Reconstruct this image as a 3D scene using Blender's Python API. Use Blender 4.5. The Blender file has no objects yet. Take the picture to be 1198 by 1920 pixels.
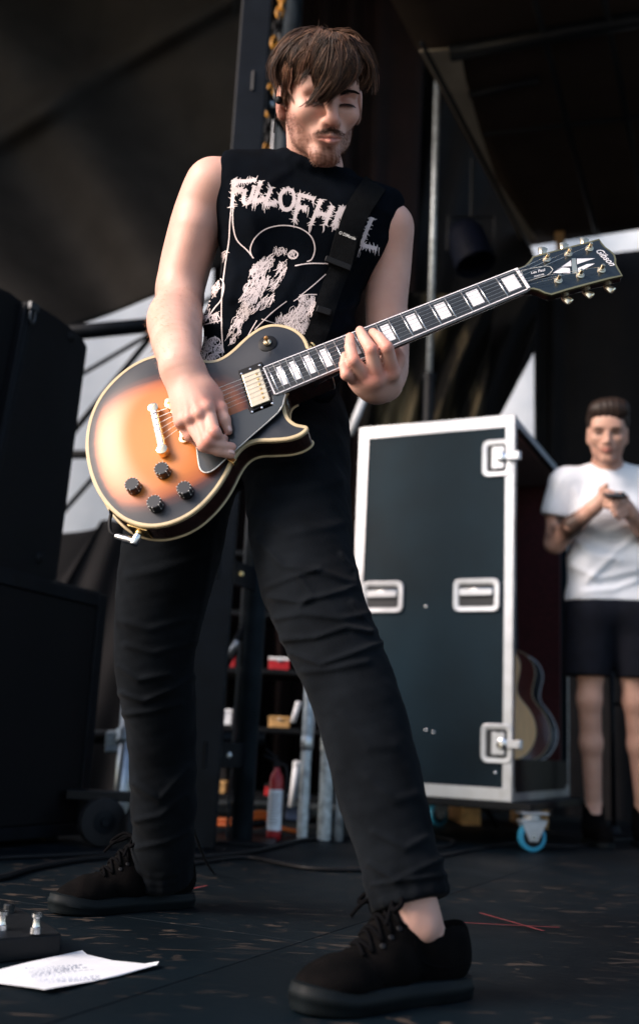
import bpy, bmesh, math, random
import numpy as np
import openvdb as vdb
from mathutils import Vector, Matrix
from mathutils.bvhtree import BVHTree
from mathutils import geometry
R = math.radians
random.seed(7); np.random.seed(7)
scene = bpy.context.scene
COL = scene.collection

# ------------------------------------------------------------------ camera
FPX, CX, CY = 1950.0, 599.0, 960.0
CAMH, PITCH, ROLL = 0.335, math.atan(440/1950.0), 0.05
C0 = Vector((0, 0, CAMH))
_r = Vector((1, 0, 0)); FW = Vector((0, math.cos(PITCH), math.sin(PITCH))); _u = Vector((0, -math.sin(PITCH), math.cos(PITCH)))
CR = _r*math.cos(ROLL) + _u*math.sin(ROLL)
CU = _u*math.cos(ROLL) - _r*math.sin(ROLL)
cam_d = bpy.data.cameras.new('camera'); cam = bpy.data.objects.new('camera', cam_d); COL.objects.link(cam)
cam_d.sensor_fit = 'VERTICAL'; cam_d.sensor_height = 36; cam_d.sensor_width = 36; cam_d.lens = 36*FPX/1920
cam.matrix_world = Matrix(((CR.x, CU.x, -FW.x, 0), (CR.y, CU.y, -FW.y, 0), (CR.z, CU.z, -FW.z, CAMH), (0, 0, 0, 1)))
cam_d.clip_start = 0.05; cam_d.clip_end = 400
cam_d.dof.use_dof = True; cam_d.dof.focus_distance = 1.87; cam_d.dof.aperture_fstop = 2.4
scene.camera = cam

# ------------------------------------------------------------------ light
SUN_EL, SUN_AZ = 32, -66          # from the front of the stage, a little to the left
world = bpy.data.worlds.new('World'); scene.world = world; world.use_nodes = True
nt = world.node_tree; bg = nt.nodes['Background']
sky = nt.nodes.new('ShaderNodeTexSky'); sky.sky_type = 'NISHITA'; sky.sun_disc = False
sky.sun_elevation = R(SUN_EL); sky.sun_rotation = R(180 + SUN_AZ*-1); sky.air_density = 1.0; sky.dust_density = 2.0; sky.ozone_density = 1.0
hs_w = nt.nodes.new('ShaderNodeHueSaturation'); hs_w.inputs['Saturation'].default_value = 1.0      # a hazy, whitish sky
nt.links.new(sky.outputs[0], hs_w.inputs['Color']); nt.links.new(hs_w.outputs[0], bg.inputs[0]); bg.inputs[1].default_value = 0.12
sd = bpy.data.lights.new('sun', 'SUN'); sun = bpy.data.objects.new('sun', sd); COL.objects.link(sun)
sd.energy = 2.7; sd.angle = R(28); sd.color = (1.0, 0.84, 0.76)
_sv = Vector((math.sin(R(SUN_AZ))*math.cos(R(SUN_EL)), -math.cos(R(SUN_AZ))*math.cos(R(SUN_EL)), math.sin(R(SUN_EL))))
sun.rotation_euler = _sv.to_track_quat('Z', 'Y').to_euler(); sun.location = (-4, -8, 8)
scene.view_settings.view_transform = 'Standard'; scene.view_settings.look = 'None'
scene.view_settings.exposure = 1.08; scene.view_settings.gamma = 1.0; scene.view_settings.use_curve_mapping = False

# ------------------------------------------------------------------ layout helpers
def P(px, py, zc):                      # the place that lies zc metres ahead, seen at a measured spot of the photograph
    return C0 + zc*(FW + CR*((px-CX)/FPX) + CU*((CY-py)/FPX))
def ray(px, py):
    return (FW + CR*((px-CX)/FPX) + CU*((CY-py)/FPX)).normalized()
def G(px, py, z=0.0):                   # the place on the floor
    d = ray(px, py); return C0 + d*((z-CAMH)/d.z)
def PY(px, py, Y):                      # the place in the upright plane at distance Y
    d = ray(px, py); return C0 + d*(Y/d.y)
def onplane(px, py, o, n):
    d = ray(px, py); return C0 + d*((o-C0).dot(n)/d.dot(n))

# ------------------------------------------------------------------ objects
def tag(o, label=None, cat=None, group=None, kind=None):
    if label: o['label'] = label
    if cat: o['category'] = cat
    if group: o['group'] = group
    if kind: o['kind'] = kind
    return o
def thing(name, loc, label, cat, group=None, M=None):
    o = bpy.data.objects.new(name, None); COL.objects.link(o)
    o.empty_display_size = 0.05
    if M is not None: o.matrix_world = M
    else: o.location = loc; o.matrix_world = Matrix.Translation(Vector(loc))
    return tag(o, label, cat, group)
def mesh_obj(name, me, mat, parent=None, local=False, smooth=False, bevel=0, bseg=2, auto=None, solid=0):
    o = bpy.data.objects.new(name, me); COL.objects.link(o)
    if mat is not None and not me.materials: me.materials.append(mat)
    if parent is not None:
        o.parent = parent
        if not local: o.matrix_parent_inverse = parent.matrix_world.inverted()
    if smooth or auto is not None:
        me.polygons.foreach_set('use_smooth', [True]*len(me.polygons))
    if solid:
        m = o.modifiers.new('solid', 'SOLIDIFY'); m.thickness = solid; m.offset = 0
    if bevel:
        m = o.modifiers.new('bevel', 'BEVEL'); m.width = bevel; m.segments = bseg; m.limit_method = 'ANGLE'; m.angle_limit = R(40)
        me.polygons.foreach_set('use_smooth', [True]*len(me.polygons)); m.harden_normals = True
    if auto is not None and not bevel:
        try: me.set_sharp_from_angle(angle=R(auto))
        except Exception: pass
    return o
class MB:                               # collects faces of ONE object
    def __init__(s): s.v = []; s.f = []
    def add(s, vs, fs):
        b = len(s.v); s.v += [Vector(v) for v in vs]; s.f += [tuple(b+i for i in f) for f in fs]; return s
    def box(s, c, size, ax=None):
        c = Vector(c); X, Y, Z = ax or (Vector((1,0,0)), Vector((0,1,0)), Vector((0,0,1)))
        hx, hy, hz = [q/2 for q in size]
        vs = [c + X*(hx*i) + Y*(hy*j) + Z*(hz*k) for k in (-1,1) for j in (-1,1) for i in (-1,1)]
        return s.add(vs, [(0,2,3,1),(4,5,7,6),(0,1,5,4),(2,6,7,3),(0,4,6,2),(1,3,7,5)])
    def hexa(s, q0, q1):                # two quads, front and back
        return s.add(list(q0)+list(q1), [(0,1,2,3),(7,6,5,4),(0,4,5,1),(1,5,6,2),(2,6,7,3),(3,7,4,0)])
    def tube(s, pts, r, n=8, caps=True, closed=False, flat=None):
        pts = [Vector(p) for p in pts]; m = len(pts); rs = r if isinstance(r, (list, tuple)) else [r]*m
        t0 = (pts[1]-pts[0]).normalized(); ref = Vector((0,0,1)) if abs(t0.z) < .9 else Vector((1,0,0))
        N = t0.cross(ref).normalized(); rings = []
        for i, p in enumerate(pts):
            a = pts[(i-1) % m] if (closed or i) else p; b = pts[(i+1) % m] if (closed or i < m-1) else p
            t = (b-a).normalized() if (b-a).length > 1e-9 else t0
            N = (N - t*N.dot(t)); N = N.normalized() if N.length > 1e-6 else t.orthogonal().normalized(); B = t.cross(N)
            rings.append([p + (N*math.cos(2*math.pi*k/n) + B*math.sin(2*math.pi*k/n))*rs[i] for k in range(n)])
        vs = [v for rg in rings for v in rg]; fs = []
        for i in range(m if closed else m-1):
            for k in range(n):
                j = (i+1) % m
                fs.append((i*n+k, i*n+(k+1) % n, j*n+(k+1) % n, j*n+k))
        if caps and not closed: fs += [tuple(range(n-1, -1, -1)), tuple((m-1)*n+k for k in range(n))]
        return s.add(vs, fs)
    def lathe(s, o, ax, prof, n=20, caps=True):   # prof: (radius, height along ax)
        o = Vector(o); ax = Vector(ax).normalized(); N = ax.orthogonal().normalized(); B = ax.cross(N)
        vs = [o + ax*h + (N*math.cos(2*math.pi*k/n)+B*math.sin(2*math.pi*k/n))*r for r, h in prof for k in range(n)]
        fs = [(i*n+k, i*n+(k+1) % n, (i+1)*n+(k+1) % n, (i+1)*n+k) for i in range(len(prof)-1) for k in range(n)]
        if caps: fs += [tuple(range(n-1, -1, -1)), tuple((len(prof)-1)*n+k for k in range(n))]
        return s.add(vs, fs)
    def prism(s, poly, d):              # polygon of points, pushed by vector d
        poly = [Vector(p) for p in poly]; n = len(poly); d = Vector(d)
        return s.add(poly+[p+d for p in poly], [tuple(range(n)), tuple(range(2*n-1, n-1, -1))]+[(i, i+n, (i+1) % n+n, (i+1) % n) for i in range(n)])
    def mesh(s, name, fix=True):
        me = bpy.data.meshes.new(name); me.from_pydata([tuple(v) for v in s.v], [], s.f)
        if fix:
            bm = bmesh.new(); bm.from_mesh(me); bmesh.ops.recalc_face_normals(bm, faces=bm.faces); bm.to_mesh(me); bm.free()
        return me
    def build(s, name, mat, parent=None, local=False, **k):
        me = s.mesh(name)
        if not local and s.v:           # origin at the middle of the piece
            c = sum(s.v, Vector())/len(s.v); me.transform(Matrix.Translation(-c))
            o = mesh_obj(name, me, mat, None, **k); o.location = c; o.matrix_world = Matrix.Translation(c)
            if parent is not None: o.parent = parent; o.matrix_parent_inverse = parent.matrix_world.inverted()
            return o
        return mesh_obj(name, me, mat, parent, local=local, **k)
def dup(root, M, label=None):           # a copy of a thing with its parts and sub-parts; M moves it
    def cp(o, par):
        c = o.copy(); COL.objects.link(c)
        if par is not None: c.parent = par
        for ch in [x for x in bpy.data.objects if x.parent == o]: cp(ch, c)
        return c
    c = cp(root, None); c.matrix_world = M @ root.matrix_world
    if label: c['label'] = label
    return c
def rect(c, w, h, rad, X, Y, n=5):      # rounded rectangle
    c = Vector(c); out = []
    for (sx, sy, a0) in ((1,1,0), (-1,1,90), (-1,-1,180), (1,-1,270)):
        for k in range(n):
            a = R(a0+90*k/(n-1)); out.append(c + X*(sx*(w/2-rad)+rad*math.cos(a)) + Y*(sy*(h/2-rad)+rad*math.sin(a)))
    return out
def spline(pts, n):                     # Catmull-Rom through points
    pts = [Vector(p) for p in pts]; out = []; m = len(pts)
    for i in range(n):
        t = i/(n-1)*(m-1); k = min(int(t), m-2); f = t-k
        p0 = pts[max(k-1, 0)]; p1 = pts[k]; p2 = pts[k+1]; p3 = pts[min(k+2, m-1)]
        out.append(0.5*((2*p1) + (p2-p0)*f + (2*p0-5*p1+4*p2-p3)*f*f + (3*p1-p0-3*p2+p3)*f**3))
    return out

# ------------------------------------------------------------------ materials
def mat(name, col, rough=.6, metal=0, spec=.5, var=.25, scale=8, bump=0, bscale=60, col2=None, coat=0, sheen=0, detail=6, stretch=(1,1,1), rvar=0, sss=0, crough=.1):
    m = bpy.data.materials.new(name); m.use_nodes = True; n = m.node_tree.nodes; l = m.node_tree.links
    b = n['Principled BSDF']; b.inputs['Roughness'].default_value = rough; b.inputs['Metallic'].default_value = metal
    b.inputs['Specular IOR Level'].default_value = spec
    b.inputs['Coat Weight'].default_value = coat; b.inputs['Coat Roughness'].default_value = crough
    b.inputs['Sheen Weight'].default_value = sheen
    if sss:
        b.inputs['Subsurface Weight'].default_value = sss; b.inputs['Subsurface Radius'].default_value = (1, .35, .2); b.inputs['Subsurface Scale'].default_value = .008
    tc = n.new('ShaderNodeTexCoord'); mp = n.new('ShaderNodeMapping'); mp.inputs['Scale'].default_value = stretch
    l.new(tc.outputs['Object'], mp.inputs[0])
    nz = n.new('ShaderNodeTexNoise'); nz.inputs['Scale'].default_value = scale; nz.inputs['Detail'].default_value = detail; l.new(mp.outputs[0], nz.inputs['Vector'])
    rp = n.new('ShaderNodeValToRGB'); c = col; d = col2 or tuple(min(1, x*(1+var)) for x in col); a = tuple(x*(1-var) for x in col) if col2 is None else col
    rp.color_ramp.elements[0].position = .3; rp.color_ramp.elements[1].position = .7
    rp.color_ramp.elements[0].color = (*a, 1); rp.color_ramp.elements[1].color = (*d, 1)
    l.new(nz.outputs['Fac'], rp.inputs[0]); l.new(rp.outputs[0], b.inputs['Base Color'])
    if rvar:
        mr = n.new('ShaderNodeMapRange'); mr.inputs['To Min'].default_value = max(0, rough-rvar); mr.inputs['To Max'].default_value = min(1, rough+rvar)
        l.new(nz.outputs['Fac'], mr.inputs[0]); l.new(mr.outputs[0], b.inputs['Roughness'])
    if bump:
        n2 = n.new('ShaderNodeTexNoise'); n2.inputs['Scale'].default_value = bscale; n2.inputs['Detail'].default_value = 4; l.new(mp.outputs[0], n2.inputs['Vector'])
        bp = n.new('ShaderNodeBump'); bp.inputs['Strength'].default_value = bump; bp.inputs['Distance'].default_value = .004
        l.new(n2.outputs['Fac'], bp.inputs['Height']); l.new(bp.outputs[0], b.inputs['Normal'])
    m['bsdf'] = b.name
    return m
def nodes(m): return m.node_tree.nodes, m.node_tree.links, m.node_tree.nodes['Principled BSDF']
M = {}
M['chrome'] = mat('chrome', (.75,.76,.78), .22, 1, var=.1)
M['gold'] = mat('gold', (.80,.55,.24), .25, 1, var=.12, scale=30)
M['tower'] = mat('tower_paint', (.020,.028,.036), .5, .2, var=.35, scale=12, bump=.1, spec=.16)
M['dark_metal'] = mat('dark_metal', (.06,.065,.07), .45, .8, var=.2)
M['steel'] = mat('steel', (.55,.57,.58), .38, 1, var=.2, scale=20, bump=.1)
M['alu'] = mat('aluminium', (.50,.515,.54), .42, .85, var=.12, scale=14, bump=.08, rvar=.1)
M['galv'] = mat('galvanised', (.42,.45,.46), .5, .7, var=.4, scale=40, bump=.15, rvar=.1)
M['black_plastic'] = mat('black_plastic', (.006,.0065,.008), .5, var=.2, spec=.16)
M['black_paint'] = mat('black_paint', (.005,.006,.0075), .45, var=.3, bump=.1, bscale=120, spec=.16)
M['black_rubber'] = mat('black_rubber', (.014,.014,.015), .6, var=.2, spec=.16)
M['truss'] = mat('truss_paint', (.004,.0055,.008), .45, .2, var=.35, scale=12, bump=.1, spec=.16)
M['speaker'] = mat('speaker_paint', (.0022,.0026,.0038), .55, var=.3, scale=30, bump=.35, bscale=350, spec=.16)
M['grille'] = mat('speaker_grille', (.0025,.0025,.0035), .6, var=.3, scale=200, bump=.5, bscale=500, spec=.16)
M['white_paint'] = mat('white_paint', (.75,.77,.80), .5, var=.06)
M['red_paint'] = mat('red_paint', (.36,.010,.015), .35, var=.15)
M['orange'] = mat('orange_rubber', (.80,.16,.02), .45, var=.1)
M['blue_rubber'] = mat('blue_rubber', (.02,.22,.36), .5, var=.12)
M['yellow'] = mat('yellow_chain_paint', (.50,.22,.015), .45, var=.2)
M['amber'] = mat('amber_wood', (.55,.32,.12), .5, var=.3, scale=20)
M['cable'] = mat('cable_rubber', (.01,.01,.011), .5, var=.2, spec=.16)
M['maroon'] = mat('maroon_plush', (.06,.006,.008), .9, var=.35, scale=60, bump=.3, bscale=300, sheen=.2)
# ------------------------------------------------------------------ smooth solids (distance fields -> one continuous mesh)
def V3(p): return np.array(p, np.float32)
class Field:
    def __init__(s): s.pr = []
    def cone(s, a, b, r1, r2=None, k=.02, op='u'):
        r2 = r1 if r2 is None else r2; a, b = V3(a), V3(b)
        s.pr.append((op, k, (a+b)/2, float(np.linalg.norm(b-a))/2+max(r1, r2), 'c', (a, b-a, float(max((b-a) @ (b-a), 1e-9)), r1, r2))); return s
    def ell(s, c, r, ax=None, k=.02, op='u'):   # ax: three unit axes
        A = np.array(ax if ax is not None else np.eye(3), np.float32)
        s.pr.append((op, k, V3(c), float(max(r)), 'e', (V3(c), A, V3(r)))); return s
    def half(s, p, n, k=.004):                  # keeps what lies behind the plane
        n = V3(n); n = n/np.linalg.norm(n); s.pr.append(('i', k, V3(p), 1e9, 'p', (V3(p), n))); return s
    def slab(s, c, ax, size, rnd, k=.01, op='u'):
        A = np.array(ax, np.float32); s.pr.append((op, k, V3(c), float(np.linalg.norm(size))/2, 'b', (V3(c), A, V3(size)/2-rnd, rnd))); return s
    def chain(s, pts, rs, k=.02, op='u'):
        for i in range(len(pts)-1): s.cone(pts[i], pts[i+1], rs[i], rs[i+1], k, op)
        return s
    def schain(s, pts, rs, n=14, k=.010):   # one limb: a smooth run of short cones
        q = spline(pts, n); m = len(pts); r = [float(np.interp(i/(n-1)*(m-1), range(m), rs)) for i in range(n)]
        return s.chain(q, r, k)
    def ev(s, X, act=None):
        d = np.full(len(X), 9.0, np.float32)
        for i, (op, k, c, br, t, q) in enumerate(s.pr):
            if act is not None and not act[i]: continue
            if t == 'c':
                a, ba, l2, r1, r2 = q; pa = X-a; h = np.clip((pa @ ba)/l2, 0, 1)
                dd = np.linalg.norm(pa-h[:, None]*ba, axis=1)-(r1+(r2-r1)*h)
            elif t == 'e':
                c0, A, r = q; p = (X-c0) @ A.T; k0 = np.linalg.norm(p/r, axis=1); k1 = np.linalg.norm(p/(r*r), axis=1)+1e-9
                dd = np.where(k0 < .05, -min(r), k0*(k0-1)/k1)
            elif t == 'b':
                c0, A, hs, rd = q; p = np.abs((X-c0) @ A.T)-hs
                dd = np.linalg.norm(np.maximum(p, 0), axis=1)+np.minimum(p.max(1), 0)-rd
            else:
                dd = (X-q[0]) @ q[1]
            if op == 'u': h = np.maximum(k-np.abs(d-dd), 0)/k; d = np.minimum(d, dd)-h*h*k*.25
            else:
                e = -dd if op == 's' else dd
                h = np.maximum(k-np.abs(d-e), 0)/k; d = np.maximum(d, e)+h*h*k*.25
        return d.astype(np.float32)
    def mesh(s, name, h, disp=None, pad=.0, xf=None):
        B = 10; add = [p for p in s.pr if p[0] == 'u']
        lo = np.min([p[2]-p[3] for p in add], 0)-.03; hi = np.max([p[2]+p[3] for p in add], 0)+.03
        nb = np.ceil((hi-lo)/(h*B)).astype(int); hd = h*B*math.sqrt(3)/2; BG = 3*h
        g = vdb.FloatGrid(BG)
        idx = np.indices(nb).reshape(3, -1).T
        cen = lo+(idx+.5)*h*B-h*.5
        dc = np.concatenate([s.ev(cen[i:i+40000].astype(np.float32)) for i in range(0, len(cen), 40000)])
        cs = np.array([p[2] for p in s.pr]); bs = np.array([p[3] for p in s.pr]); ks = np.array([p[1] for p in s.pr])
        isp = np.array([p[4] == 'p' for p in s.pr])
        loc = np.indices((B, B, B)).reshape(3, -1).T.astype(np.float32)*h
        m = hd*1.35+.006+pad
        for i in np.nonzero(np.abs(dc) < m)[0]:
            act = isp | (np.linalg.norm(cs-cen[i], axis=1)-bs < hd+ks+.03+pad)
            X = (loc+(lo+idx[i]*h*B)).astype(np.float32)
            d = s.ev(X, act)
            if disp is not None: d = disp(X, d)
            g.copyFromArray(np.clip(d, -BG, BG).reshape(B, B, B), ijk=tuple(int(q) for q in idx[i]*B))
        for i in np.nonzero(dc <= -m)[0]:
            a = idx[i]*B; g.fill(tuple(int(q) for q in a), tuple(int(q) for q in a+B-1), -BG, True)
        p, q = g.convertToQuads(0.0)
        p = (p*h+lo).astype(np.float32); q = q[:, ::-1].astype(np.int32)
        me = bpy.data.meshes.new(name); me.vertices.add(len(p)); me.vertices.foreach_set('co', p.ravel())
        me.loops.add(q.size); me.loops.foreach_set('vertex_index', q.ravel())
        me.polygons.add(len(q)); me.polygons.foreach_set('loop_start', np.arange(0, q.size, 4, dtype=np.int32))
        me.update(calc_edges=True); me.validate()
        v = np.array([P0.co for P0 in me.vertices]) if False else p
        f = q[np.linspace(0, len(q)-1, min(len(q), 4000)).astype(int)]
        a, b, c = v[f[:, 0]], v[f[:, 1]], v[f[:, 2]]
        # outward check: step along the normal and look at the field
        n = np.cross(b-a, c-a); n /= np.linalg.norm(n, axis=1)[:, None]+1e-12
        if np.mean(s.ev((a+n*h).astype(np.float32))-s.ev((a-n*h).astype(np.float32))) < 0: me.flip_normals()
        me.polygons.foreach_set('use_smooth', [True]*len(me.polygons))
        return me
def verts(me):
    a = np.empty(len(me.vertices)*3, np.float32); me.vertices.foreach_get('co', a); return a.reshape(-1, 3)
def point_colour(me, name, rgb):        # pigment per vertex
    at = me.attributes.new(name, 'FLOAT_COLOR', 'POINT'); a = np.ones((len(me.vertices), 4), np.float32); a[:, :3] = rgb; at.data.foreach_set('color', a.ravel())
def smoother(a, b, x): t = np.clip((x-a)/(b-a), 0, 1); return t*t*(3-2*t)
_rs = np.random.RandomState(3)
def waves(X, f, n=6, seed=0):           # cheap smooth noise, about -1..1
    rs = np.random.RandomState(seed); o = np.zeros(len(X), np.float32)
    for i in range(n):
        k = rs.normal(size=3); k = k/np.linalg.norm(k)*f*rs.uniform(.6, 1.5); o += np.sin(X @ k.astype(np.float32)+rs.uniform(0, 6.28))
    return o/(n**.5)/1.4
def bvh(me): 
    v = [Vector(x) for x in verts(me)]; return BVHTree.FromPolygons(v, [tuple(p.vertices) for p in me.polygons])

# ------------------------------------------------------------------ skin, cloth, hair materials
def skin_mat(name, base, dark, tattoo=None):
    m = mat(name, base, .48, spec=.35, sss=.12, col2=dark, scale=18, bump=.12, bscale=420)
    n, l, b = nodes(m)
    at = n.new('ShaderNodeAttribute'); at.attribute_name = 'pigment'
    mx = n.new('ShaderNodeMix'); mx.data_type = 'RGBA'; mx.blend_type = 'MULTIPLY'; mx.inputs[0].default_value = 1
    src = b.inputs['Base Color'].links[0].from_socket
    l.new(src, mx.inputs[6]); l.new(at.outputs['Color'], mx.inputs[7]); l.new(mx.outputs[2], b.inputs['Base Color'])
    return m
M['skin'] = skin_mat('skin', (.67,.395,.315), (.59,.325,.25))
M['skin2'] = skin_mat('tanned_skin', (.56,.33,.25), (.49,.275,.205))
M['cotton'] = mat('black_cotton', (.0011,.0022,.0042), .95, spec=.05, var=.3, scale=25, bump=.25, bscale=500)
M['white_cotton'] = mat('white_cotton', (.84,.86,.90), .85, spec=.2, var=.05, scale=12, bump=.15, bscale=400)
M['navy'] = mat('navy_shorts', (.004,.005,.010), .85, spec=.2, var=.3, scale=20, bump=.2, bscale=300)
def denim():
    m = mat('black_denim', (.0014,.0023,.0036), .9, spec=.07, col2=(.0044,.0062,.0086), scale=16, sheen=.015, bump=.2, bscale=380)
    return m
M['denim'] = denim()
M['canvas'] = mat('shoe_canvas', (.0016,.0017,.0019), .92, spec=.04, col2=(.0046,.0038,.0037), scale=30, bump=.35, bscale=400)
M['sole'] = mat('shoe_sole_rubber', (.0022,.0042,.0054), .6, spec=.15, var=.3, scale=25, rvar=.1)
M['lace'] = mat('lace_cord', (.002,.002,.0025), .95, spec=.05, var=.2)
M['print'] = mat('cream_ink', (.58,.50,.49), .8, spec=.2, var=.10, scale=70)
M['webbing'] = mat('strap_webbing', (.003,.0034,.004), .9, spec=.08, var=.3, scale=80, bump=.4, bscale=600)
def hair_mat(name, c1, c2, rough=.5):
    m = mat(name, c1, rough, spec=.22, col2=c2, scale=70, stretch=(1,1,1))
    n, l, b = nodes(m); at = n.new('ShaderNodeAttribute'); at.attribute_name = 'pigment'
    mx = n.new('ShaderNodeMix'); mx.data_type = 'RGBA'; mx.blend_type = 'MULTIPLY'; mx.inputs[0].default_value = 1
    src = b.inputs['Base Color'].links[0].from_socket
    l.new(src, mx.inputs[6]); l.new(at.outputs['Color'], mx.inputs[7]); l.new(mx.outputs[2], b.inputs['Base Color']); return m
M['hair'] = hair_mat('brown_hair', (.050,.029,.021), (.085,.048,.032))
M['hair2'] = hair_mat('dark_hair', (.018,.011,.009), (.032,.02,.015))
def strands(name, lines, mat_, parent, w=.0006, tones=None, sides=3):   # lines: lists of points -> tapered strands in ONE mesh
    vs, fs, cl = [], [], []
    for li, pts in enumerate(lines):
        m = len(pts); b = len(vs); pts = [Vector(p) for p in pts]
        for i, p in enumerate(pts):
            t = (pts[min(i+1, m-1)]-pts[max(i-1, 0)]); t = t.normalized() if t.length > 1e-9 else Vector((0,0,1))
            N = t.orthogonal().normalized() if i == 0 else (Np-t*Np.dot(t)).normalized(); Np = N; Bn = t.cross(N)
            rr = w*(1-.75*(i/(m-1))**2)
            for k in range(sides): a = 6.2832*k/sides; vs.append(p+(N*math.cos(a)+Bn*math.sin(a))*rr); cl.append(tones[li] if tones else 1)
        for i in range(m-1):
            for k in range(sides): fs.append((b+i*sides+k, b+i*sides+(k+1) % sides, b+(i+1)*sides+(k+1) % sides, b+(i+1)*sides+k))
    me = bpy.data.meshes.new(name); me.from_pydata([tuple(v) for v in vs], [], fs)
    c = np.array(cl, np.float32); point_colour(me, 'pigment', np.stack([c, c, c], 1) if c.ndim == 1 else c)
    return mesh_obj(name, me, mat_, parent, smooth=True)
# ================================================================== SETTING
def floor_mat():
    m = mat('stage_paint', (.0014,.0046,.0074), .52, spec=.10, var=.4, scale=1.6, bump=.12, bscale=90); n, l, b = nodes(m)
    g = n.new('ShaderNodeNewGeometry')
    def nz(scale, st, det=3, dist=0):
        mp = n.new('ShaderNodeMapping'); mp.inputs['Scale'].default_value = st; mp.inputs['Rotation'].default_value = (0,0,R(12)); l.new(g.outputs['Position'], mp.inputs[0])
        t = n.new('ShaderNodeTexNoise'); t.inputs['Scale'].default_value = scale; t.inputs['Detail'].default_value = det; t.inputs['Distortion'].default_value = dist; l.new(mp.outputs[0], t.inputs['Vector']); return t.outputs['Fac']
    def thr(s, a, c):
        r_ = n.new('ShaderNodeMapRange'); r_.inputs['From Min'].default_value = a; r_.inputs['From Max'].default_value = c; l.new(s, r_.inputs[0]); return r_.outputs[0]
    def mul(a, c):
        k = n.new('ShaderNodeMath'); k.operation = 'MULTIPLY'; l.new(a, k.inputs[0]); l.new(c, k.inputs[1]); return k.outputs[0]
    chips = mul(thr(nz(22, (.55,1.3,1), 6, 1.1), .60, .66), thr(nz(1.3, (1,1,1), 2), .40, .58))
    scr = mul(thr(nz(60, (.10,1.6,1), 3, .2), .685, .715), thr(nz(2.1, (1,1,1), 2), .42, .55))
    mx = n.new('ShaderNodeMath'); mx.operation = 'MAXIMUM'; l.new(chips, mx.inputs[0]); l.new(scr, mx.inputs[1])
    src = b.inputs['Base Color'].links[0].from_socket
    mix = n.new('ShaderNodeMix'); mix.data_type = 'RGBA'; mix.inputs[7].default_value = (.058,.044,.035,1); l.new(mx.outputs[0], mix.inputs[0]); l.new(src, mix.inputs[6]); l.new(mix.outputs[2], b.inputs['Base Color'])
    rr = n.new('ShaderNodeMapRange'); rr.inputs['To Min'].default_value = .38; rr.inputs['To Max'].default_value = .80; l.new(nz(2.4, (1,1,1), 5), rr.inputs[0]); l.new(rr.outputs[0], b.inputs['Roughness'])
    return m
M['deck'] = floor_mat()
def drape_mat(name, c1, c2, rough=.85, stretch=(1,1,1), scale=5, tr=0):
    m = mat(name, c1, rough, spec=.2, col2=c2, scale=scale, stretch=stretch, bump=.15, bscale=250)
    if tr:
        n, l, b = nodes(m); t = n.new('ShaderNodeBsdfTranslucent'); t.inputs[0].default_value = (*tr, 1); mx = n.new('ShaderNodeAddShader'); o = n['Material Output']
        l.new(b.outputs[0], mx.inputs[0]); l.new(t.outputs[0], mx.inputs[1]); l.new(mx.outputs[0], o.inputs[0])
    return m
M['tarp'] = drape_mat('brown_black_tarp', (.013,.0105,.0085), (.021,.0175,.0145), .8)
M['drape'] = drape_mat('black_drape', (.008,.008,.009), (.013,.012,.013), .9)
M['drape_red'] = drape_mat('dark_red_drape', (.010,.006,.006), (.018,.009,.009), .9)
M['drape_lit_folds'] = drape_mat('black_cloth_painted_glow', (.006,.0055,.005), (.30,.23,.13), .85, scale=1.1, stretch=(5,1,.8), tr=(.05,.038,.022))  # tan streaks in the colour imitate golden light on the folds
for _n in M['drape_lit_folds'].node_tree.nodes:
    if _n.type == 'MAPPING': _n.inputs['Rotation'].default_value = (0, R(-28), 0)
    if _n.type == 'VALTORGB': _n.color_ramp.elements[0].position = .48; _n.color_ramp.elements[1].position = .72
M['roof'] = drape_mat('roof_and_shade_cloth', (.032,.022,.016), (.046,.032,.024), .9)
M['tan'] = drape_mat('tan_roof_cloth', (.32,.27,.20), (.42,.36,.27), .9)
M['tent'] = drape_mat('white_tent_sheet', (.44,.47,.50), (.52,.545,.57), .8, tr=(.22,.25,.27))
M['ground'] = mat('ground_gravel', (.16,.16,.15), .95, var=.3, scale=3, bump=.3)

g = MB(); g.add([(-90,-60,-1.25),(90,-60,-1.25),(90,160,-1.25),(-90,160,-1.25)], [(0,1,2,3)]); tag(g.build('ground', M['ground']), kind='structure')
g = MB(); g.box((0,4.4,-.62), (15,9.7,1.16)); fl = tag(g.build('stage_floor', M['black_paint']), kind='structure')
# deck boards: plywood sheets, turned as in the photograph
da, db = G(820, 1684), G(1012, 1622); dd = (db-da); dd.z = 0; dd.normalize(); dn = Vector((-dd.y, dd.x, 0))
pm = None; base = da
for i in range(-6, 7):
    for j in range(-6, 7):
        c = base+dd*(i*2.44+(1.22 if j % 2 else 0)+.5)+dn*(j*1.22+.61)
        if not (-6.2 < c.x < 6.2 and -.1 < c.y < 8.2): continue
        if pm is None:
            q = MB(); q.box((0,0,-.018), (2.438,1.218,.036)); pm = q.mesh('deck_panel'); pm.materials.append(M['deck'])
        o = bpy.data.objects.new('deck_panel', pm); COL.objects.link(o); o.parent = fl; o.matrix_parent_inverse = fl.matrix_world.inverted()
        o.rotation_euler = (0, 0, math.atan2(dd.y, dd.x)); o.location = c
        bv = o.modifiers.new('bevel', 'BEVEL'); bv.width = .0012; bv.segments = 1

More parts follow.
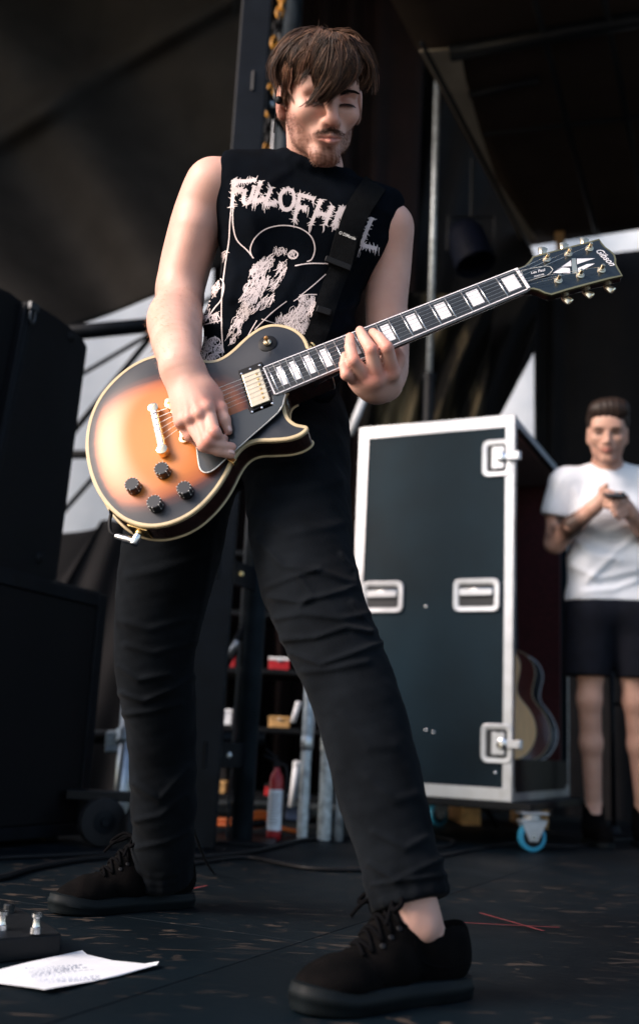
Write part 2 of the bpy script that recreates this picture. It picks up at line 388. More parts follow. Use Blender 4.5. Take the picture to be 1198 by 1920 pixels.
def cloth(name, top, bot, Y, m, label, cat, waves_=(), nu=90, nv=60, th=.006, seed=0, amp=.05, freq=7, diag=0, bulge=0, par=None, sag=0):
    """a hanging cloth: top and bottom edges are polylines of measured spots; depth Y (number or function of u)"""
    t = spline([Vector((*p, 0)) for p in top], nu+1) if len(top) > 2 else [Vector((*top[0], 0)).lerp(Vector((*top[1], 0)), i/nu) for i in range(nu+1)]
    b = spline([Vector((*p, 0)) for p in bot], nu+1) if len(bot) > 2 else [Vector((*bot[0], 0)).lerp(Vector((*bot[1], 0)), i/nu) for i in range(nu+1)]
    rs = random.Random(seed); ph = [(rs.uniform(.6, 1.7)*freq, rs.uniform(0, 6.28), rs.uniform(.5, 1), rs.uniform(-.6, .6)) for _ in range(6)]
    vs = []
    for j in range(nv+1):
        for i in range(nu+1):
            u, v = i/nu, j/nv; p = t[i].lerp(b[i], v); y = Y(u, v) if callable(Y) else Y
            s = u+diag*v
            y += sum(math.sin(f*s*6.28+a+w*v*3)*k for f, a, k, w in ph)*amp/2.6*(.35+.65*v if diag == 0 else 1)+bulge*math.sin(u*math.pi)*math.sin(v*math.pi)
            vs.append(PY(p.x, p.y, y))
    fs = [(j*(nu+1)+i, j*(nu+1)+i+1, (j+1)*(nu+1)+i+1, (j+1)*(nu+1)+i) for j in range(nv) for i in range(nu)]
    g = MB(); g.add(vs, fs); o = g.build(name, m, par, smooth=True, solid=th)
    if label: tag(o, label, cat)
    return o
cloth('tarp', [(-420,-420),(455,-420)], [(-420,760),(-60,668),(140,612),(283,558),(455,478)], lambda u, v: 5.4-.5*v*(1-u)-.10*math.exp(-((v-.70+.30*u-.05)/.03)**2)*(u < .98), M['tarp'], 'large brown black tarp stretched across the left side of the stage', 'tarp', seed=2, amp=.13, freq=1.6, diag=-.75, nu=120, nv=110, bulge=.25)
cloth('drape', [(425,-80),(800,-80)], [(360,1500),(745,1500)], 6.1, M['drape_red'], 'dark reddish drape hanging behind the guitarist and his head', 'drape', seed=5, amp=.12, freq=5)
cloth('drape', [(740,60),(850,120),(1010,500)], [(690,1010),(800,1010),(1002,658)], lambda u, v: 6.35-.15*v, M['drape'], 'black slanting drape behind the tall pole, its corner above the sky gap', 'drape', seed=9, amp=.10, freq=3.6, diag=.42, nu=130, nv=90)
cloth('tarp', [(688,535),(780,548),(925,560)], [(670,1000),(770,1000),(905,800)], lambda u, v: 5.95, M['drape_lit_folds'], 'small creased tarp, golden light painted on its folds, hanging behind the fretting hand and road case', 'tarp', seed=11, amp=.16, freq=3.0, diag=.5, nu=110, nv=60)
cloth('tent', [(-700,-200),(1900,-200)], [(-700,1420),(1900,1420)], 9.5, M['tent'], 'white translucent tent wall seen through the gaps behind the stage', 'tent', seed=15, amp=.12, freq=6, nu=90, nv=20)
cloth('drape', [(1000,490),(1100,480),(1500,432)], [(1006,1575),(1100,1575),(1560,1575)], 6.5, M['drape'], 'wide black drape hanging behind the man in the white shirt', 'drape', seed=12, amp=.10, freq=5, nu=120)
cloth('drape', [(-500,1010),(110,1000),(200,975),(300,1000),(420,1010)], [(-500,1540),(430,1500)], 5.6, M['drape'], 'low black drape closing the gap under the tarp at the left', 'drape', seed=14, amp=.10, freq=6)
cloth('drape', [(650,1000),(1010,1000)], [(655,1560),(1010,1560)], 6.6, M['drape'], 'low black drape behind the tall road case', 'drape', seed=18, amp=.08, freq=5)

# roof over the stage
rf = thing('stage_roof', (0,4,3.9), 'dark cloth stage roof with beams and a tan lit edge overhead at upper right', 'roof')
rz = 3.7
RP = lambda x, y, dz=0: G(x, y, rz+dz)
rA, rB = RP(985,462), RP(785,95); rA2 = RP(1198,429)
eL = (rB-rA).normalized(); eB = (rA2-rA).normalized(); front_y = 2.9
rF = rA+eL*((front_y-rA.y)/eL.y); rC = rA+eB*((8-rA.x)/eB.x)
g = MB(); nx, ny = 40, 30; vs = []
for j in range(ny+1):
    a, b = rF.lerp(rA, j/ny), Vector((8, front_y, rz)).lerp(rC, j/ny)
    for i in range(nx+1):
        p = a.lerp(b, i/nx); vs.append(p+Vector((0,0,1))*(.03*math.sin(p.x*2.1+p.y)+.03*math.sin(p.y*3.7+p.x*.6))*min(1, i/6, j/4 if j < 26 else (30-j)/4))
g.add(vs, [(j*(nx+1)+i, j*(nx+1)+i+1, (j+1)*(nx+1)+i+1, (j+1)*(nx+1)+i) for j in range(ny) for i in range(nx)]); g.build('roof_and_shade_cloth', M['roof'], rf, smooth=True, solid=.01)
g = MB(); g.box((-2.6,4.7,5.5), (10,3.8,.02)); g.build('roof_and_shade_cloth', M['roof'], rf)  # unseen upper sheet, added to shade the rear drapes from the sky
for a, b, r_ in (((845,100),(1240,28),.04), ((880,178),(1010,150),.02), ((905,252),(1240,215),.012), ((985,-60),(1118,440),.015), ((1120,-60),(1215,430),.015), ((790,80),(990,462),.012)):
    g = MB(); g.tube([RP(*a,-.06), RP(*b,-.06)], r_, 10); g.build('roof_beam', M['black_paint'], rf, smooth=True)
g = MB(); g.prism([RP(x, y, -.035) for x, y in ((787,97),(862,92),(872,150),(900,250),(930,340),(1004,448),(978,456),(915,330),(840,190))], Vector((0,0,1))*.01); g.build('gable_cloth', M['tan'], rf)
for x in (1048,):
    g = MB(); a, b = RP(x, 446-(x-985)*.16, -.02), PY(x+4, 486, 6.45); g.tube([a, b], .03, 10); g.build('roof_strut', M['amber'], rf, smooth=True)
# cloth wall out of frame on the far right, added to darken the stage
g = MB(); g.box((4.6,5.6,1.8), (.02,3.0,4.0)); tag(g.build('side_blocker', M['drape']), 'unseen black cloth added to darken the right end of the stage', 'blocker')
# ================================================================== GUITAR FRAME (needed by the hands)
GO = P(331, 787, 1.75)
GA = (P(973, 528, 1.77)-GO).normalized()
_v0 = (CR*-.373+CU*.928)*math.cos(R(30))+FW*math.sin(R(30)); GV = (_v0-GA*_v0.dot(GA)).normalized(); GW = GA.cross(GV)
def GP(px, py, off=0.0): return onplane(px, py, GO+GW*off, GW)
def UV(px, py, off=0.0): X = GP(px, py, off)-GO; return (X.dot(GA), X.dot(GV))

# ================================================================== GUITARIST
man = thing('person', (0.02, 1.75, 0), 'person playing guitar in a black sleeveless printed shirt and black jeans, head bowed', 'person')
HC = P(602, 187, 2.0)
_f0 = (C0-HC).normalized(); _x0 = (CR-_f0*CR.dot(_f0)).normalized(); _y0 = _f0.cross(_x0)
_yaw, _roll = R(13), R(-3.5)
HF = _f0*math.cos(_yaw)+_x0*math.sin(_yaw); _x1 = _x0*math.cos(_yaw)-_f0*math.sin(_yaw)
HX = _x1*math.cos(_roll)-_y0*math.sin(_roll)*-1; HX = HX.normalized(); HY = HF.cross(HX)
HS = .955
def HL(x, y, z): return HC+HX*x*HS+HY*y*HS+HF*z*HS
HAX = np.array([HX, HY, HF], np.float32)
def hl_coords(Xw): return (Xw-np.array(HC, np.float32)) @ HAX.T/HS

def head(F, HL, ax, ear=.072, k0=.02, detail=True, hs=1.0):
    e = lambda c, r, k=.02, op='u': F.ell(HL(*c), [q*hs for q in r], ax, k*hs, op)
    c = lambda a, b, r1, r2, k=.02, op='u': F.cone(HL(*a), HL(*b), r1*hs, r2*hs, k*hs, op)
    e((0,.032,-.018), (.074,.086,.096)); e((0,-.016,.02), (.062,.082,.070), .03)
    for s in (-1, 1):
        c((s*.047,-.040,.0), (s*.036,-.075,.020), .021, .0165, .02); c((s*.036,-.075,.020), (s*.010,-.104,.060), .0165, .013, .025)
        e((s*.041,-.024,.058), (.021,.017,.022), .03)
    c((-.010,-.104,.068), (.010,-.104,.068), .0155, .0155, .025); c((-.038,.022,.075), (.038,.022,.075), .013, .013, .02)
    e((0,.05,.055), (.058,.05,.04), .03)
    for s in (-1, 1):
        e((s*.0325,.000,.0965), (.017,.0105,.014), .014, 's')
        e((s*.032,-.001,.0735), (.0148,.0115,.0135), .004)
        if detail: c((s*.020,-.0055,.0875), (s*.044,-.0060,.0815), .0016, .0016, .004)   # lid edge
        c((s*.017,.0165,.0885), (s*.047,.0185,.077), .0065, .0055, .012)
    c((0,.008,.086), (0,-.034,.109), .0085, .0118, .012); e((0,-.037,.110), (.0115,.0098,.0105), .008)
    for s in (-1, 1): e((s*.0125,-.040,.0985), (.0078,.0075,.0095), .008)
    if detail:
        for s in (-1, 1): e((s*.0062,-.0455,.1035), (.0036,.003,.005), .003, 's')
    e((0,-.062,.078), (.030,.020,.020), .02)
    for s in (-1, 1):
        c((0,-.0640,.0985), (s*.021,-.0690,.0870), .0052, .0030, .006); c((0,-.0758,.0975), (s*.018,-.0712,.0875), .0060, .0028, .006)
    for s in (-1, 1): c((0,-.0700,.1045), (s*.023,-.0705,.0890), .0016, .0014, .003, 's')
    e((0,-.0885,.0965), (.016,.005,.007), .01, 's')
    for s in (-1, 1):
        e((s*(ear+.002),-.008,-.012), (.0085,.033,.0195), .008); e((s*(ear+.009),-.006,-.008), (.006,.019,.0105), .005, 's'); e((s*(ear-.001),-.034,-.004), (.006,.010,.009), .006)
    return F

B = Field()
head(B, HL, HAX, ear=.079, hs=HS)
B.cone(HL(-.008,-.040,-.046), P(588, 325, 2.10), .050, .052, .02)
B.cone(P(592, 325, 2.095), P(590, 420, 2.10), .050, .072, .03)
# torso (under the shirt)
B.cone(P(455, 348, 2.06), P(690, 408, 2.06), .046, .044, .05)
B.cone(P(512, 440, 2.06), P(615, 460, 2.06), .088, .086, .06)
B.cone(P(490, 600, 2.03), P(560, 605, 2.03), .086, .086, .07)
B.cone(P(440, 800, 1.99), P(520, 790, 1.96), .088, .088, .07)
# right arm
SHR = P(402, 349, 2.05)
B.cone(P(455, 348, 2.06), SHR, .05, .052, .03)
B.schain([SHR, P(374, 410, 2.06), P(350, 490, 2.07), P(334, 560, 2.06)], [.0545, .0500, .0475, .0430], 14)
B.schain([P(340, 566, 2.04), P(325, 596, 1.96), P(329, 638, 1.855), GP(337, 674, .045), GP(344, 702, .046)], [.0400, .0440, .0400, .0318, .0250], 20, .012)
B.cone(P(345, 560, 2.03), P(330, 640, 1.87), .030, .030, .02)
B.cone(GP(334, 694, .045), GP(354, 697, .045), .0235, .0230, .02)
rh = []
def finger(pts, rs, k=.0022):
    B.chain(pts, rs, k); rh.append((pts, rs))
for a, b, r1, r2 in (((356,703,.047), (388,764,.046), .021, .0145), ((349,703,.048), (373,776,.047), .021, .0145), ((341,704,.046), (354,785,.042), .021, .0138), ((334,706,.042), (340,791,.036), .020, .0125)):
    B.cone(GP(*a), GP(*b), r1, r2, .014)
B.cone(GP(385,735,.040), GP(352,752,.038), .016, .016, .02)
B.cone(GP(362,706,.040), GP(402,744,.032), .020, .0150, .016)
finger([GP(402,744,.032), GP(414,766,.029), GP(421,788,.025), GP(428,808,.017)], [0.0133, 0.0101, 0.0099, 0.0075], .005)
finger([GP(388,764,.046), GP(402,812,.050), GP(413,824,.032), GP(420,823,.017)], [0.0129, 0.0103, 0.0090, 0.0075])
finger([GP(373,776,.047), GP(391,827,.045), GP(414,836,.030), GP(435,838,.018)], [0.0127, 0.0101, 0.0088, 0.0074])
finger([GP(354,785,.042), GP(383,835,.039), GP(410,846,.026), GP(433,852,.015)], [0.0121, 0.0101, 0.0087, 0.0074])
finger([GP(340,791,.036), GP(357,817,.026), GP(371,829,.016), GP(383,835,.010)], [0.0110, 0.0092, 0.0081, 0.0069])
for kx, ky, ko in ((388,764,.0555), (373,776,.0565), (354,785,.0515), (340,791,.0445)):    # knuckles and tendons of the picking hand
    B.ell(GP(kx, ky, ko+.0005), (.0085,.0085,.0080), None, .008); B.cone(GP(348+(kx-360)*.25, 716, .0615), GP(kx, ky, ko+.003), .0028, .0040, .010)
for pts, rs in list(rh):
    B.ell(pts[1], (rs[1]*1.10,)*3, None, .004)
B.cone(P(366, 430, 2.025), P(340, 530, 2.03), .034, .036, .03); B.ell(P(318, 612, 1.95), (.026,.026,.040), None, .03); B.cone(P(352, 590, 1.97), P(350, 650, 1.86), .018, .016, .03)
# left arm
SHL = P(730, 425, 2.05)
B.cone(P(690, 408, 2.06), SHL, .045, .045, .03)
B.schain([SHL, P(728, 500, 2.06), P(724, 580, 2.05), P(727, 650, 2.03), P(726, 692, 1.93), GP(724, 716, -.062)], [.0455, .042, .038, .0385, .037, .027], 22)
FB = .013
for a, b, r1, r2 in (((690,714,.006), (716,722,-.05), .0150, .022), ((706,712,.008), (720,722,-.05), .0150, .022), ((667,711,-.004), (712,726,-.045), .0135, .020), ((734,699,.004), (726,716,-.05), .0150, .022)):
    B.cone(GP(*a), GP(*b), r1, r2, .016)
B.cone(GP(700,733,-.020), GP(724,724,-.040), .017, .020, .02)
B.cone(GP(680,722,-.010), GP(706,733,-.03), .015, .018, .02)
finger([GP(667,711,-.004), GP(649,703,.032), GP(645,684,.036), GP(647,667,.023)], [.0120, .0092, .0084, .0072])
finger([GP(690,714,.006), GP(663,677,.045), GP(656,650,.044), GP(656,632,.024)], [.0140, .0105, .0090, .0078])
finger([GP(706,712,.008), GP(696,656,.050), GP(682,634,.044), GP(675,620,.024)], [.0145, .0110, .0092, .0080])
finger([GP(734,699,.004), GP(725,653,.046), GP(711,634,.042), GP(699,624,.024)], [.0145, .0112, .0096, .0082])
finger([GP(729,708,-.050), GP(742,674,-.046), GP(736,652,-.036)], [.018, .014, .0110], .012)
# legs and feet (under the jeans)
HR, KR, AR = P(352, 830, 1.98), P(292, 1240, 2.0), P(306, 1640, 2.12)
HLg, KL, AL = P(560, 815, 1.92), P(606, 1190, 1.65), P(775, 1720, 1.455)
B.schain([P(352, 870, 1.98), P(299, 1140, 1.99), P(290, 1250, 2.0), P(308, 1471, 2.065), AR], [.076, .058, .050, .044, .034], 12)
B.schain([P(555, 830, 1.92), P(576, 1080, 1.73), P(617, 1190, 1.65), P(700, 1431, 1.55), P(746, 1600, 1.485), AL], [.076, .056, .050, .044, .035, .033], 14)
heelR, toeR, heelL, toeL = G(352, 1697), G(100, 1716), G(862, 1862), G(560, 1905)
for A, hl, te in ((AR, heelR, toeR), (AL, heelL, toeL)):
    f = (te-hl); f.z = 0; L = f.length; f = f/L; up = Vector((0,0,1))
    B.chain([A, hl+f*.05+up*.055], [.034, .028], .02); B.chain([hl+f*.05+up*.055, hl+f*.16+up*.045, hl+f*(L-.06)+up*.04], [.028, .026, .018], .02)
    s = f.cross(up)
    for q in (-1, 1): B.ell(A+s*q*.026+up*-.012, (.012,.012,.014), None, .012)
def body_disp(X, d): return d
body_me = B.mesh('body', .0026, None)
vw = verts(body_me); hv = hl_coords(vw)
pig = np.ones((len(vw), 3), np.float32)
def blot(c, r, col, amt=1.0):
    global pig
    t = amt*np.exp(-(np.linalg.norm(vw-np.array(c, np.float32), axis=1)/r)**2)[:, None]; pig = pig*(1-t)+pig*np.array(col, np.float32)*t
for pts, rs in rh:
    for p, r_ in list(zip(pts, rs))[0:2]: blot(p+GW*r_*.7, r_*1.2, (.95,.60,.56), .75)
    e = Vector(pts[-1])-Vector(pts[-2]); blot(Vector(pts[-1])+e.normalized()*rs[-1]*.3, rs[-1]*1.2, (.98,.78,.76), .6)
x, y, z = hv[:, 0], hv[:, 1], hv[:, 2]
inh = (np.abs(x) < .095) & (y > -.135) & (y < .16) & (z > -.12) & (z < .14)
# lips, cheeks, nose, beard, lids, all pigment of the skin itself
lip = np.exp(-((x/.021)**4)-(((y+.0712)/.0066)**4))*(z > .078)*inh
jawline = smoother(-.018, -.052, y+.10*np.clip(.03-z, 0, .1)-.20*np.clip(np.abs(x)-.045, 0, .05))
beard = jawline*smoother(-.02, .012, z+.02)*inh*smoother(-.128, -.116, y-.25*np.clip(.04-z, 0, .1))
nolow = np.exp(-((x/.020)**2)-(((y+.052)/.012)**2))
mous = np.exp(-((x/.033)**6)-(((y+.0560+.36*np.abs(x))/.0062)**4))*(z > .06)*inh
mous = np.maximum(mous, .7*np.exp(-(((np.abs(x)-.033)/.007)**2)-(((y+.078)/.014)**4))*(z > .05)*inh)
cheek_clear = smoother(.016, .034, np.abs(x))*smoother(-.066, -.048, y)*(z > .05)
under = np.exp(-((x/.012)**2)-(((y+.089)/.006)**2))*(z > .07)
yb = np.where(np.abs(x) > .034, -.064+1.25*(np.abs(x)-.034), -.078)
beard = smoother(.002, -.016, y-yb)*smoother(-.02, .012, z+.02)*inh*smoother(-.130, -.118, y-.25*np.clip(.04-z, 0, .1))*(.70+.40*smoother(-.086, -.110, y)+.16*smoother(.035, .06, np.abs(x)))
bd = np.clip(np.maximum(beard, mous*.95)+under*.55, 0, 1)*(1-lip*.95)
bd *= .75+.25*waves(vw, 900, 6, 5)
col = np.array([.25,.165,.125], np.float32)
pig = pig*(1-bd[:, None])+pig*col*bd[:, None]
pig = pig*(1-lip[:, None])+pig*np.array([.92,.60,.60], np.float32)*lip[:, None]
for (c_, r_, cc, am) in (((0,-.038,.11), .018, (1.0,.72,.68), .7), ((.045,-.03,.06), .03, (1.0,.82,.78), .6), ((-.045,-.03,.06), .03, (1.0,.82,.78), .6), ((-.078,-.01,-.01), .03, (1.0,.70,.66), .7)):
    blot(HL(*c_), r_, cc, am)
lash = sum(np.exp(-(((x-s*.032)/.0145)**4)-(((y+.0075+.10*(np.abs(x)-.032)**2*10)/.0022)**2)) for s in (-1, 1))*(z > .06)*inh
pig *= (1-.85*np.clip(lash, 0, 1))[:, None]
sock = sum(np.exp(-(((x-s*.031)/.020)**2)-(((y+.002)/.011)**2)) for s in (-1, 1))*(z > .05)*inh
pig *= (1-np.clip(sock, 0, 1)[:, None]*np.array([.22,.32,.30], np.float32))
blot(HL(0,-.0705,.098), .0001, (1,1,1))
gap = np.exp(-((x/.021)**4)-(((y+.0704)/.0014)**2))*(z > .075)*inh; pig *= (1-.7*gap)[:, None]
pig *= (1+.05*waves(vw, 60, 6, 2))[:, None]
point_colour(body_me, 'pigment', np.clip(pig, 0, 1))
body = mesh_obj('body', body_me, M['skin'], man, smooth=True)
M['nail'] = mat('nail', (.74,.48,.42), .25, spec=.5, var=.04)
def nail(tip, prev, face):               # a plate on the outer side of a finger end
    d = (tip-prev).normalized(); n = (face-d*face.dot(d)).normalized(); s = d.cross(n); g = MB(); c = tip-d*.0015+n*.0074; vs = []
    for i in range(4):
        for j in range(5): u, v = i/3-.5, j/4-.5; vs.append(c+d*u*.0105+s*v*.0092*(1-.25*max(0, u))+n*(.0012-.0075*v*v*1.6-.0010*u*u*2))
    g.add(vs, [(i*5+j, i*5+j+1, i*5+j+6, i*5+j+5) for i in range(3) for j in range(4)]); g.build('fingernail', M['nail'], body, smooth=True, solid=.0006)
for k in (0, 3):
    pts, rs = rh[k]; nail(Vector(pts[-1]), Vector(pts[-2]), (GW*.8+GA*.5))
# fine hair on the forearm
body_bvh = bvh(body_me)
rnd = random.Random(3); lines, tones = [], []
_e0, _e1 = np.array(P(325, 596, 1.96), np.float32), np.array(GP(344, 702, .047), np.float32); _ax = _e1-_e0; _t = ((vw-_e0) @ _ax)/(_ax @ _ax); _d = np.linalg.norm(vw-_e0-_t[:, None]*_ax, axis=1)
nrm = np.empty(len(vw)*3, np.float32); body_me.vertices.foreach_get('normal', nrm); nrm = nrm.reshape(-1, 3)
for i in rnd.sample(list(np.nonzero((_t > -.3) & (_t < 1.05) & (_d < .06))[0]), 600):
    p, n = Vector(vw[i]), Vector(nrm[i]); d = (Vector(_ax).normalized()*.7+n*.35-GA*.35+Vector((rnd.gauss(0,.2),rnd.gauss(0,.2),rnd.gauss(0,.2)))).normalized(); L = rnd.uniform(.005, .012); lines.append([p, p+d*L*.5+n*.0006, p+d*L]); t = rnd.uniform(5, 9); tones.append((t, t*.8, t*.6))
tag(strands('arm_hair', lines, M['hair'], body, .00016, tones), kind='stuff')

# ---- hair
HF_ = Field()
he = lambda c, r, k=.02, op='u': HF_.ell(HL(c[0]+(-.008 if op == 'u' else 0), c[1], c[2]), [q*HS for q in r], HAX, k, op)
he((-.005,.050,-.018), (.070,.074,.104), .012); he((-.014,.066,.02), (.058,.054,.074), .015); he((.008,.062,.025), (.052,.053,.068), .015); he((0,.0,-.075), (.066,.085,.05), .03)
he((.005,-.035,.105), (.088,.088,.088), .012, 's'); he((-.075,-.045,.02), (.05,.07,.075), .02, 's'); he((.075,-.045,.02), (.05,.066,.075), .02, 's')
HF_.chain([HL(-.02,.085,.085), HL(-.012,.055,.100), HL(-.014,.022,.106), HL(-.022,.000,.104)], [.026, .022, .013, .004], .02)
HF_.chain([HL(.015,.085,.085), HL(.018,.055,.097), HL(.004,.028,.106)], [.026, .020, .007], .02)
HF_.chain([HL(.045,.085,.06), HL(.060,.062,.066)], [.022, .012], .02)
HF_.chain([HL(-.068,.075,.02), HL(-.074,.040,.012), HL(-.070,.014,.016)], [.020, .013, .004], .02)
HF_.chain([HL(.058,.070,.0), HL(.066,.038,-.010), HL(.070,.014,-.006)], [.016, .010, .004], .012)
CROWN = HL(-.01,.130,-.03)
def hair_disp(X, d):
    q = hl_coords(X); ang = np.arctan2(q[:, 0]+.0, q[:, 2]+.03)
    g = np.sin(ang*17+waves(X, 40, 4, 8)*3.0)*.5+np.sin(ang*41+waves(X, 70, 4, 9)*3)*.5
    return d+.0028*g+.002*waves(X, 60, 5, 3)
hull_me = HF_.mesh('hair', .003, hair_disp, pad=.006)
hn = verts(hull_me); point_colour(hull_me, 'pigment', np.full((len(hn), 3), .55, np.float32))
hair = mesh_obj('hair', hull_me, M['hair'], man, smooth=True)
hb = bvh(hull_me)
rnd = random.Random(11)
lines, tones = [], []
def tone(): 
    t = rnd.choice((.45,.6,.8,1.0,1.2,1.7)); return (t*1.0, t*rnd.uniform(.86,.96), t*rnd.uniform(.76,.92))
Z1 = lambda q: (450+q[0]/2.995, 20+q[1]/2.995)
guides = [
 ([(440,95),(330,140),(235,230),(195,330),(212,410),(238,470)], 170, 11), ([(450,100),(350,190),(300,300),(290,380),(262,430),(258,500)], 130, 20),
 ([(470,105),(400,220),(350,330),(345,420),(365,500),(378,575)], 200, 22), ([(500,110),(430,230),(410,350),(400,440),(385,520),(368,560)], 240, 24),
 ([(510,110),(500,250),(470,370),(430,460),(392,530)], 240, 26), ([(530,112),(580,230),(545,370),(490,460),(415,528)], 260, 26),
 ([(540,115),(630,230),(620,330),(550,430),(465,525)], 240, 26), ([(560,120),(665,235),(665,330),(590,420),(505,510)], 200, 24),
 ([(570,125),(690,240),(735,320),(728,400),(700,470)], 200, 12), ([(590,140),(705,260),(720,350),(690,420),(640,440)], 170, 20),
 ([(420,92),(270,165),(195,250),(186,320),(204,395)], 150, 8), ([(600,150),(650,180),(690,185),(705,200)], 40, 10), ([(520,90),(610,130),(680,200),(728,300),(732,370)], 140, 8),
 ([(480,85),(560,100),(640,150),(690,220),(725,300)], 120, 9), ([(440,90),(350,105),(270,150),(212,230),(188,290)], 120, 8),
 ([(620,250),(660,330),(672,390),(668,420)], 60, 12), ([(380,300),(345,360),(300,410),(285,440)], 80, 16), ([(270,300),(262,390),(270,470),(276,545)], 110, 5), ([(286,310),(272,400),(276,480),(280,530)], 80, 5),
 ([(450,430),(410,490),(372,540),(352,500)], 60, 14)]
def to_hull(px, py, last, lift, skin=False):
    d = ray(px, py); h = hb.ray_cast(C0, d); h2_ = body_bvh.ray_cast(C0, d) if skin else (None,)
    if h2_[0] is not None and (h[0] is None or (h2_[0]-C0).length < (h[0]-C0).length): h = h2_
    if h[0] is not None and (last is None or (h[0]-last).length < .075): return h[0]+h[1]*lift
    p = C0+d*((last-C0).length if last is not None else (HC-C0).length)
    h = hb.find_nearest(p)
    return p if (h[0]-p).length < .010 or last is not None and (p-last).length < .05 else h[0]+h[1]*lift
for pts, n, jit in guides:
    q = spline([Vector((*Z1(p), 0)) for p in pts], 9)
    for lk in range(max(3, n//9)):                       # locks: strands that share a path and meet at the tip
        ox, oy = rnd.gauss(0, jit*.42), rnd.gauss(0, jit*.34); cut = rnd.uniform(.62, 1.06); bend = rnd.gauss(0, 7); lift = abs(rnd.gauss(.0015, .0035)); a0 = rnd.uniform(0, .3); tn0 = rnd.choice((.3,.5,.8,1.0,1.5,2.3,3.4)); wv = rnd.uniform(0, 6.28); wa = rnd.uniform(0, 3.5)
        for sN in range(17):
            sx, sy = rnd.gauss(0, 3.2), rnd.gauss(0, 3.2); sl = lift+rnd.gauss(0, .0006); c2 = cut*rnd.uniform(.86, 1.0); l, last = [], None
            for j in range(9):
                f = j/8; t = min(7.999, (a0+(1-a0)*f*c2)*8); k = min(int(t), 7); p = q[k].lerp(q[k+1], t-k)
                w_ = .5+.75*math.sin(min(1, f*1.1)*math.pi)*.7; cv_ = 1-.8*f**2
                last = to_hull(p.x+ox*w_+bend*f*f+sx*cv_+wa*math.sin(wv+f*5), p.y+oy*w_+sy*cv_, last, sl+.0025*math.sin(f*math.pi), n in (110, 80)); l.append(last)
            for _ in range(3): l = [l[0]]+[(l[m-1]+l[m]*2+l[m+1])/4 for m in range(1, 8)]+[l[-1]]
            l = spline(l, 13)
            tt = tn0*rnd.uniform(.8, 1.25); lines.append(l); tones.append((tt, tt*rnd.uniform(.86,.96), tt*rnd.uniform(.74,.9)))
for i in range(170):                              # stray hairs lifting off the outline
    a = rnd.uniform(-.3, 3.45); p = HL(.080*math.cos(a)+rnd.gauss(0,.006), .052+.072*math.sin(a), rnd.uniform(-.06, .06)); h = hb.find_nearest(p); d = (h[1]*.8+HX*rnd.gauss(.25,.6)+HY*rnd.gauss(-.25,.5)+HF*rnd.gauss(0,.5)).normalized()
    L = rnd.uniform(.010, .026); q1 = h[0]+d*L*.5; lines.append([h[0], q1, q1+(d-HY*.6+HX*rnd.gauss(0,.5)).normalized()*L*.5]); tones.append((.9,.8,.7))
for i in rnd.sample(range(len(hn)), 2600):        # the rest of the head, combed away from the crown
    p = Vector(hn[i]); l = [p]; 
    for j in range(6):
        h = hb.find_nearest(l[-1]); d = (h[0]-CROWN); d = d-h[1]*d.dot(h[1]); d = d.normalized()+Vector((rnd.gauss(0,.15),rnd.gauss(0,.15),rnd.gauss(0,.15)))+HX*.15
        h = hb.find_nearest(l[-1]+d.normalized()*.0085); l.append(h[0]+h[1]*rnd.uniform(.0005,.0035))
    l = spline([l[0]]+[(l[m-1]+l[m]*2+l[m+1])/4 for m in range(1, 6)]+[l[-1]], 10)
    lines.append(l); tones.append(tone())
strands('hair_strands', lines, M['hair'], hair, .00042, tones)
# beard stubble, moustache, brows
lines, tones = [], []
cand = np.nonzero((bd > .18) & inh & (lip < .4))[0]; nrm = np.empty(len(vw)*3, np.float32); body_me.vertices.foreach_get('normal', nrm); nrm = nrm.reshape(-1, 3)
for i in rnd.choices(list(cand), weights=list(bd[cand]), k=1500):
    p = Vector(vw[i]); n = Vector(nrm[i]); L = rnd.uniform(.002, .0045)*(.6+.8*min(1, float(bd[i])))
    d = (n*.45-HY*.8+HX*(.35 if hv[i, 0] > 0 else -.35)+Vector((rnd.gauss(0,.2),rnd.gauss(0,.2),rnd.gauss(0,.2)))).normalized()
    lines.append([p-n*.0005, p+d*L*.5+n*.0004, p+d*L]); t = rnd.uniform(1.2, 3.0); tones.append((t*1.15, t*.9, t*.75))
for i in range(300):                              # moustache
    u = rnd.gauss(0, .48); u = max(-1, min(1, u)); o = HL(u*.030, -.0530-.0085*abs(u)**1.2+rnd.gauss(0, .0026), .2); h = body_bvh.ray_cast(o, -HF)
    if h[0] is None: continue
    d = (HX*u*.9-HY*(.6+.3*abs(u))+h[1]*.25+Vector((rnd.gauss(0,.1),rnd.gauss(0,.1),rnd.gauss(0,.1)))).normalized(); L = rnd.uniform(.003, .0058); lines.append([h[0], h[0]+d*L*.5+h[1]*.0006, h[0]+d*L]); t = rnd.uniform(.6, 1.4); tones.append((t, t*.85, t*.75))
strands('beard', lines, M['hair'], man, .00028, tones)
lines, tones = [], []
for s in (-1, 1):
    for i in range(230 if s > 0 else 70):
        u = rnd.random()*(1 if s > 0 else .3); px_ = s*(.013+.036*u); py_ = .0115+.006*math.sin(u*2.4)+rnd.gauss(0, .0020)*(1.2-u)
        o = HL(px_, py_, .2); h = body_bvh.ray_cast(o, -HF)
        if h[0] is None: continue
        d = (HX*s*.8+HY*(.5-.7*u)+h[1]*.15).normalized(); L = rnd.uniform(.005, .009); lines.append([h[0], h[0]+d*L*.5+h[1]*.0008, h[0]+d*L]); tones.append((.6,.55,.5))
    tag(strands('eyebrow', lines, M['hair2'], man, .00045, tones), kind='stuff'); lines, tones = [], []
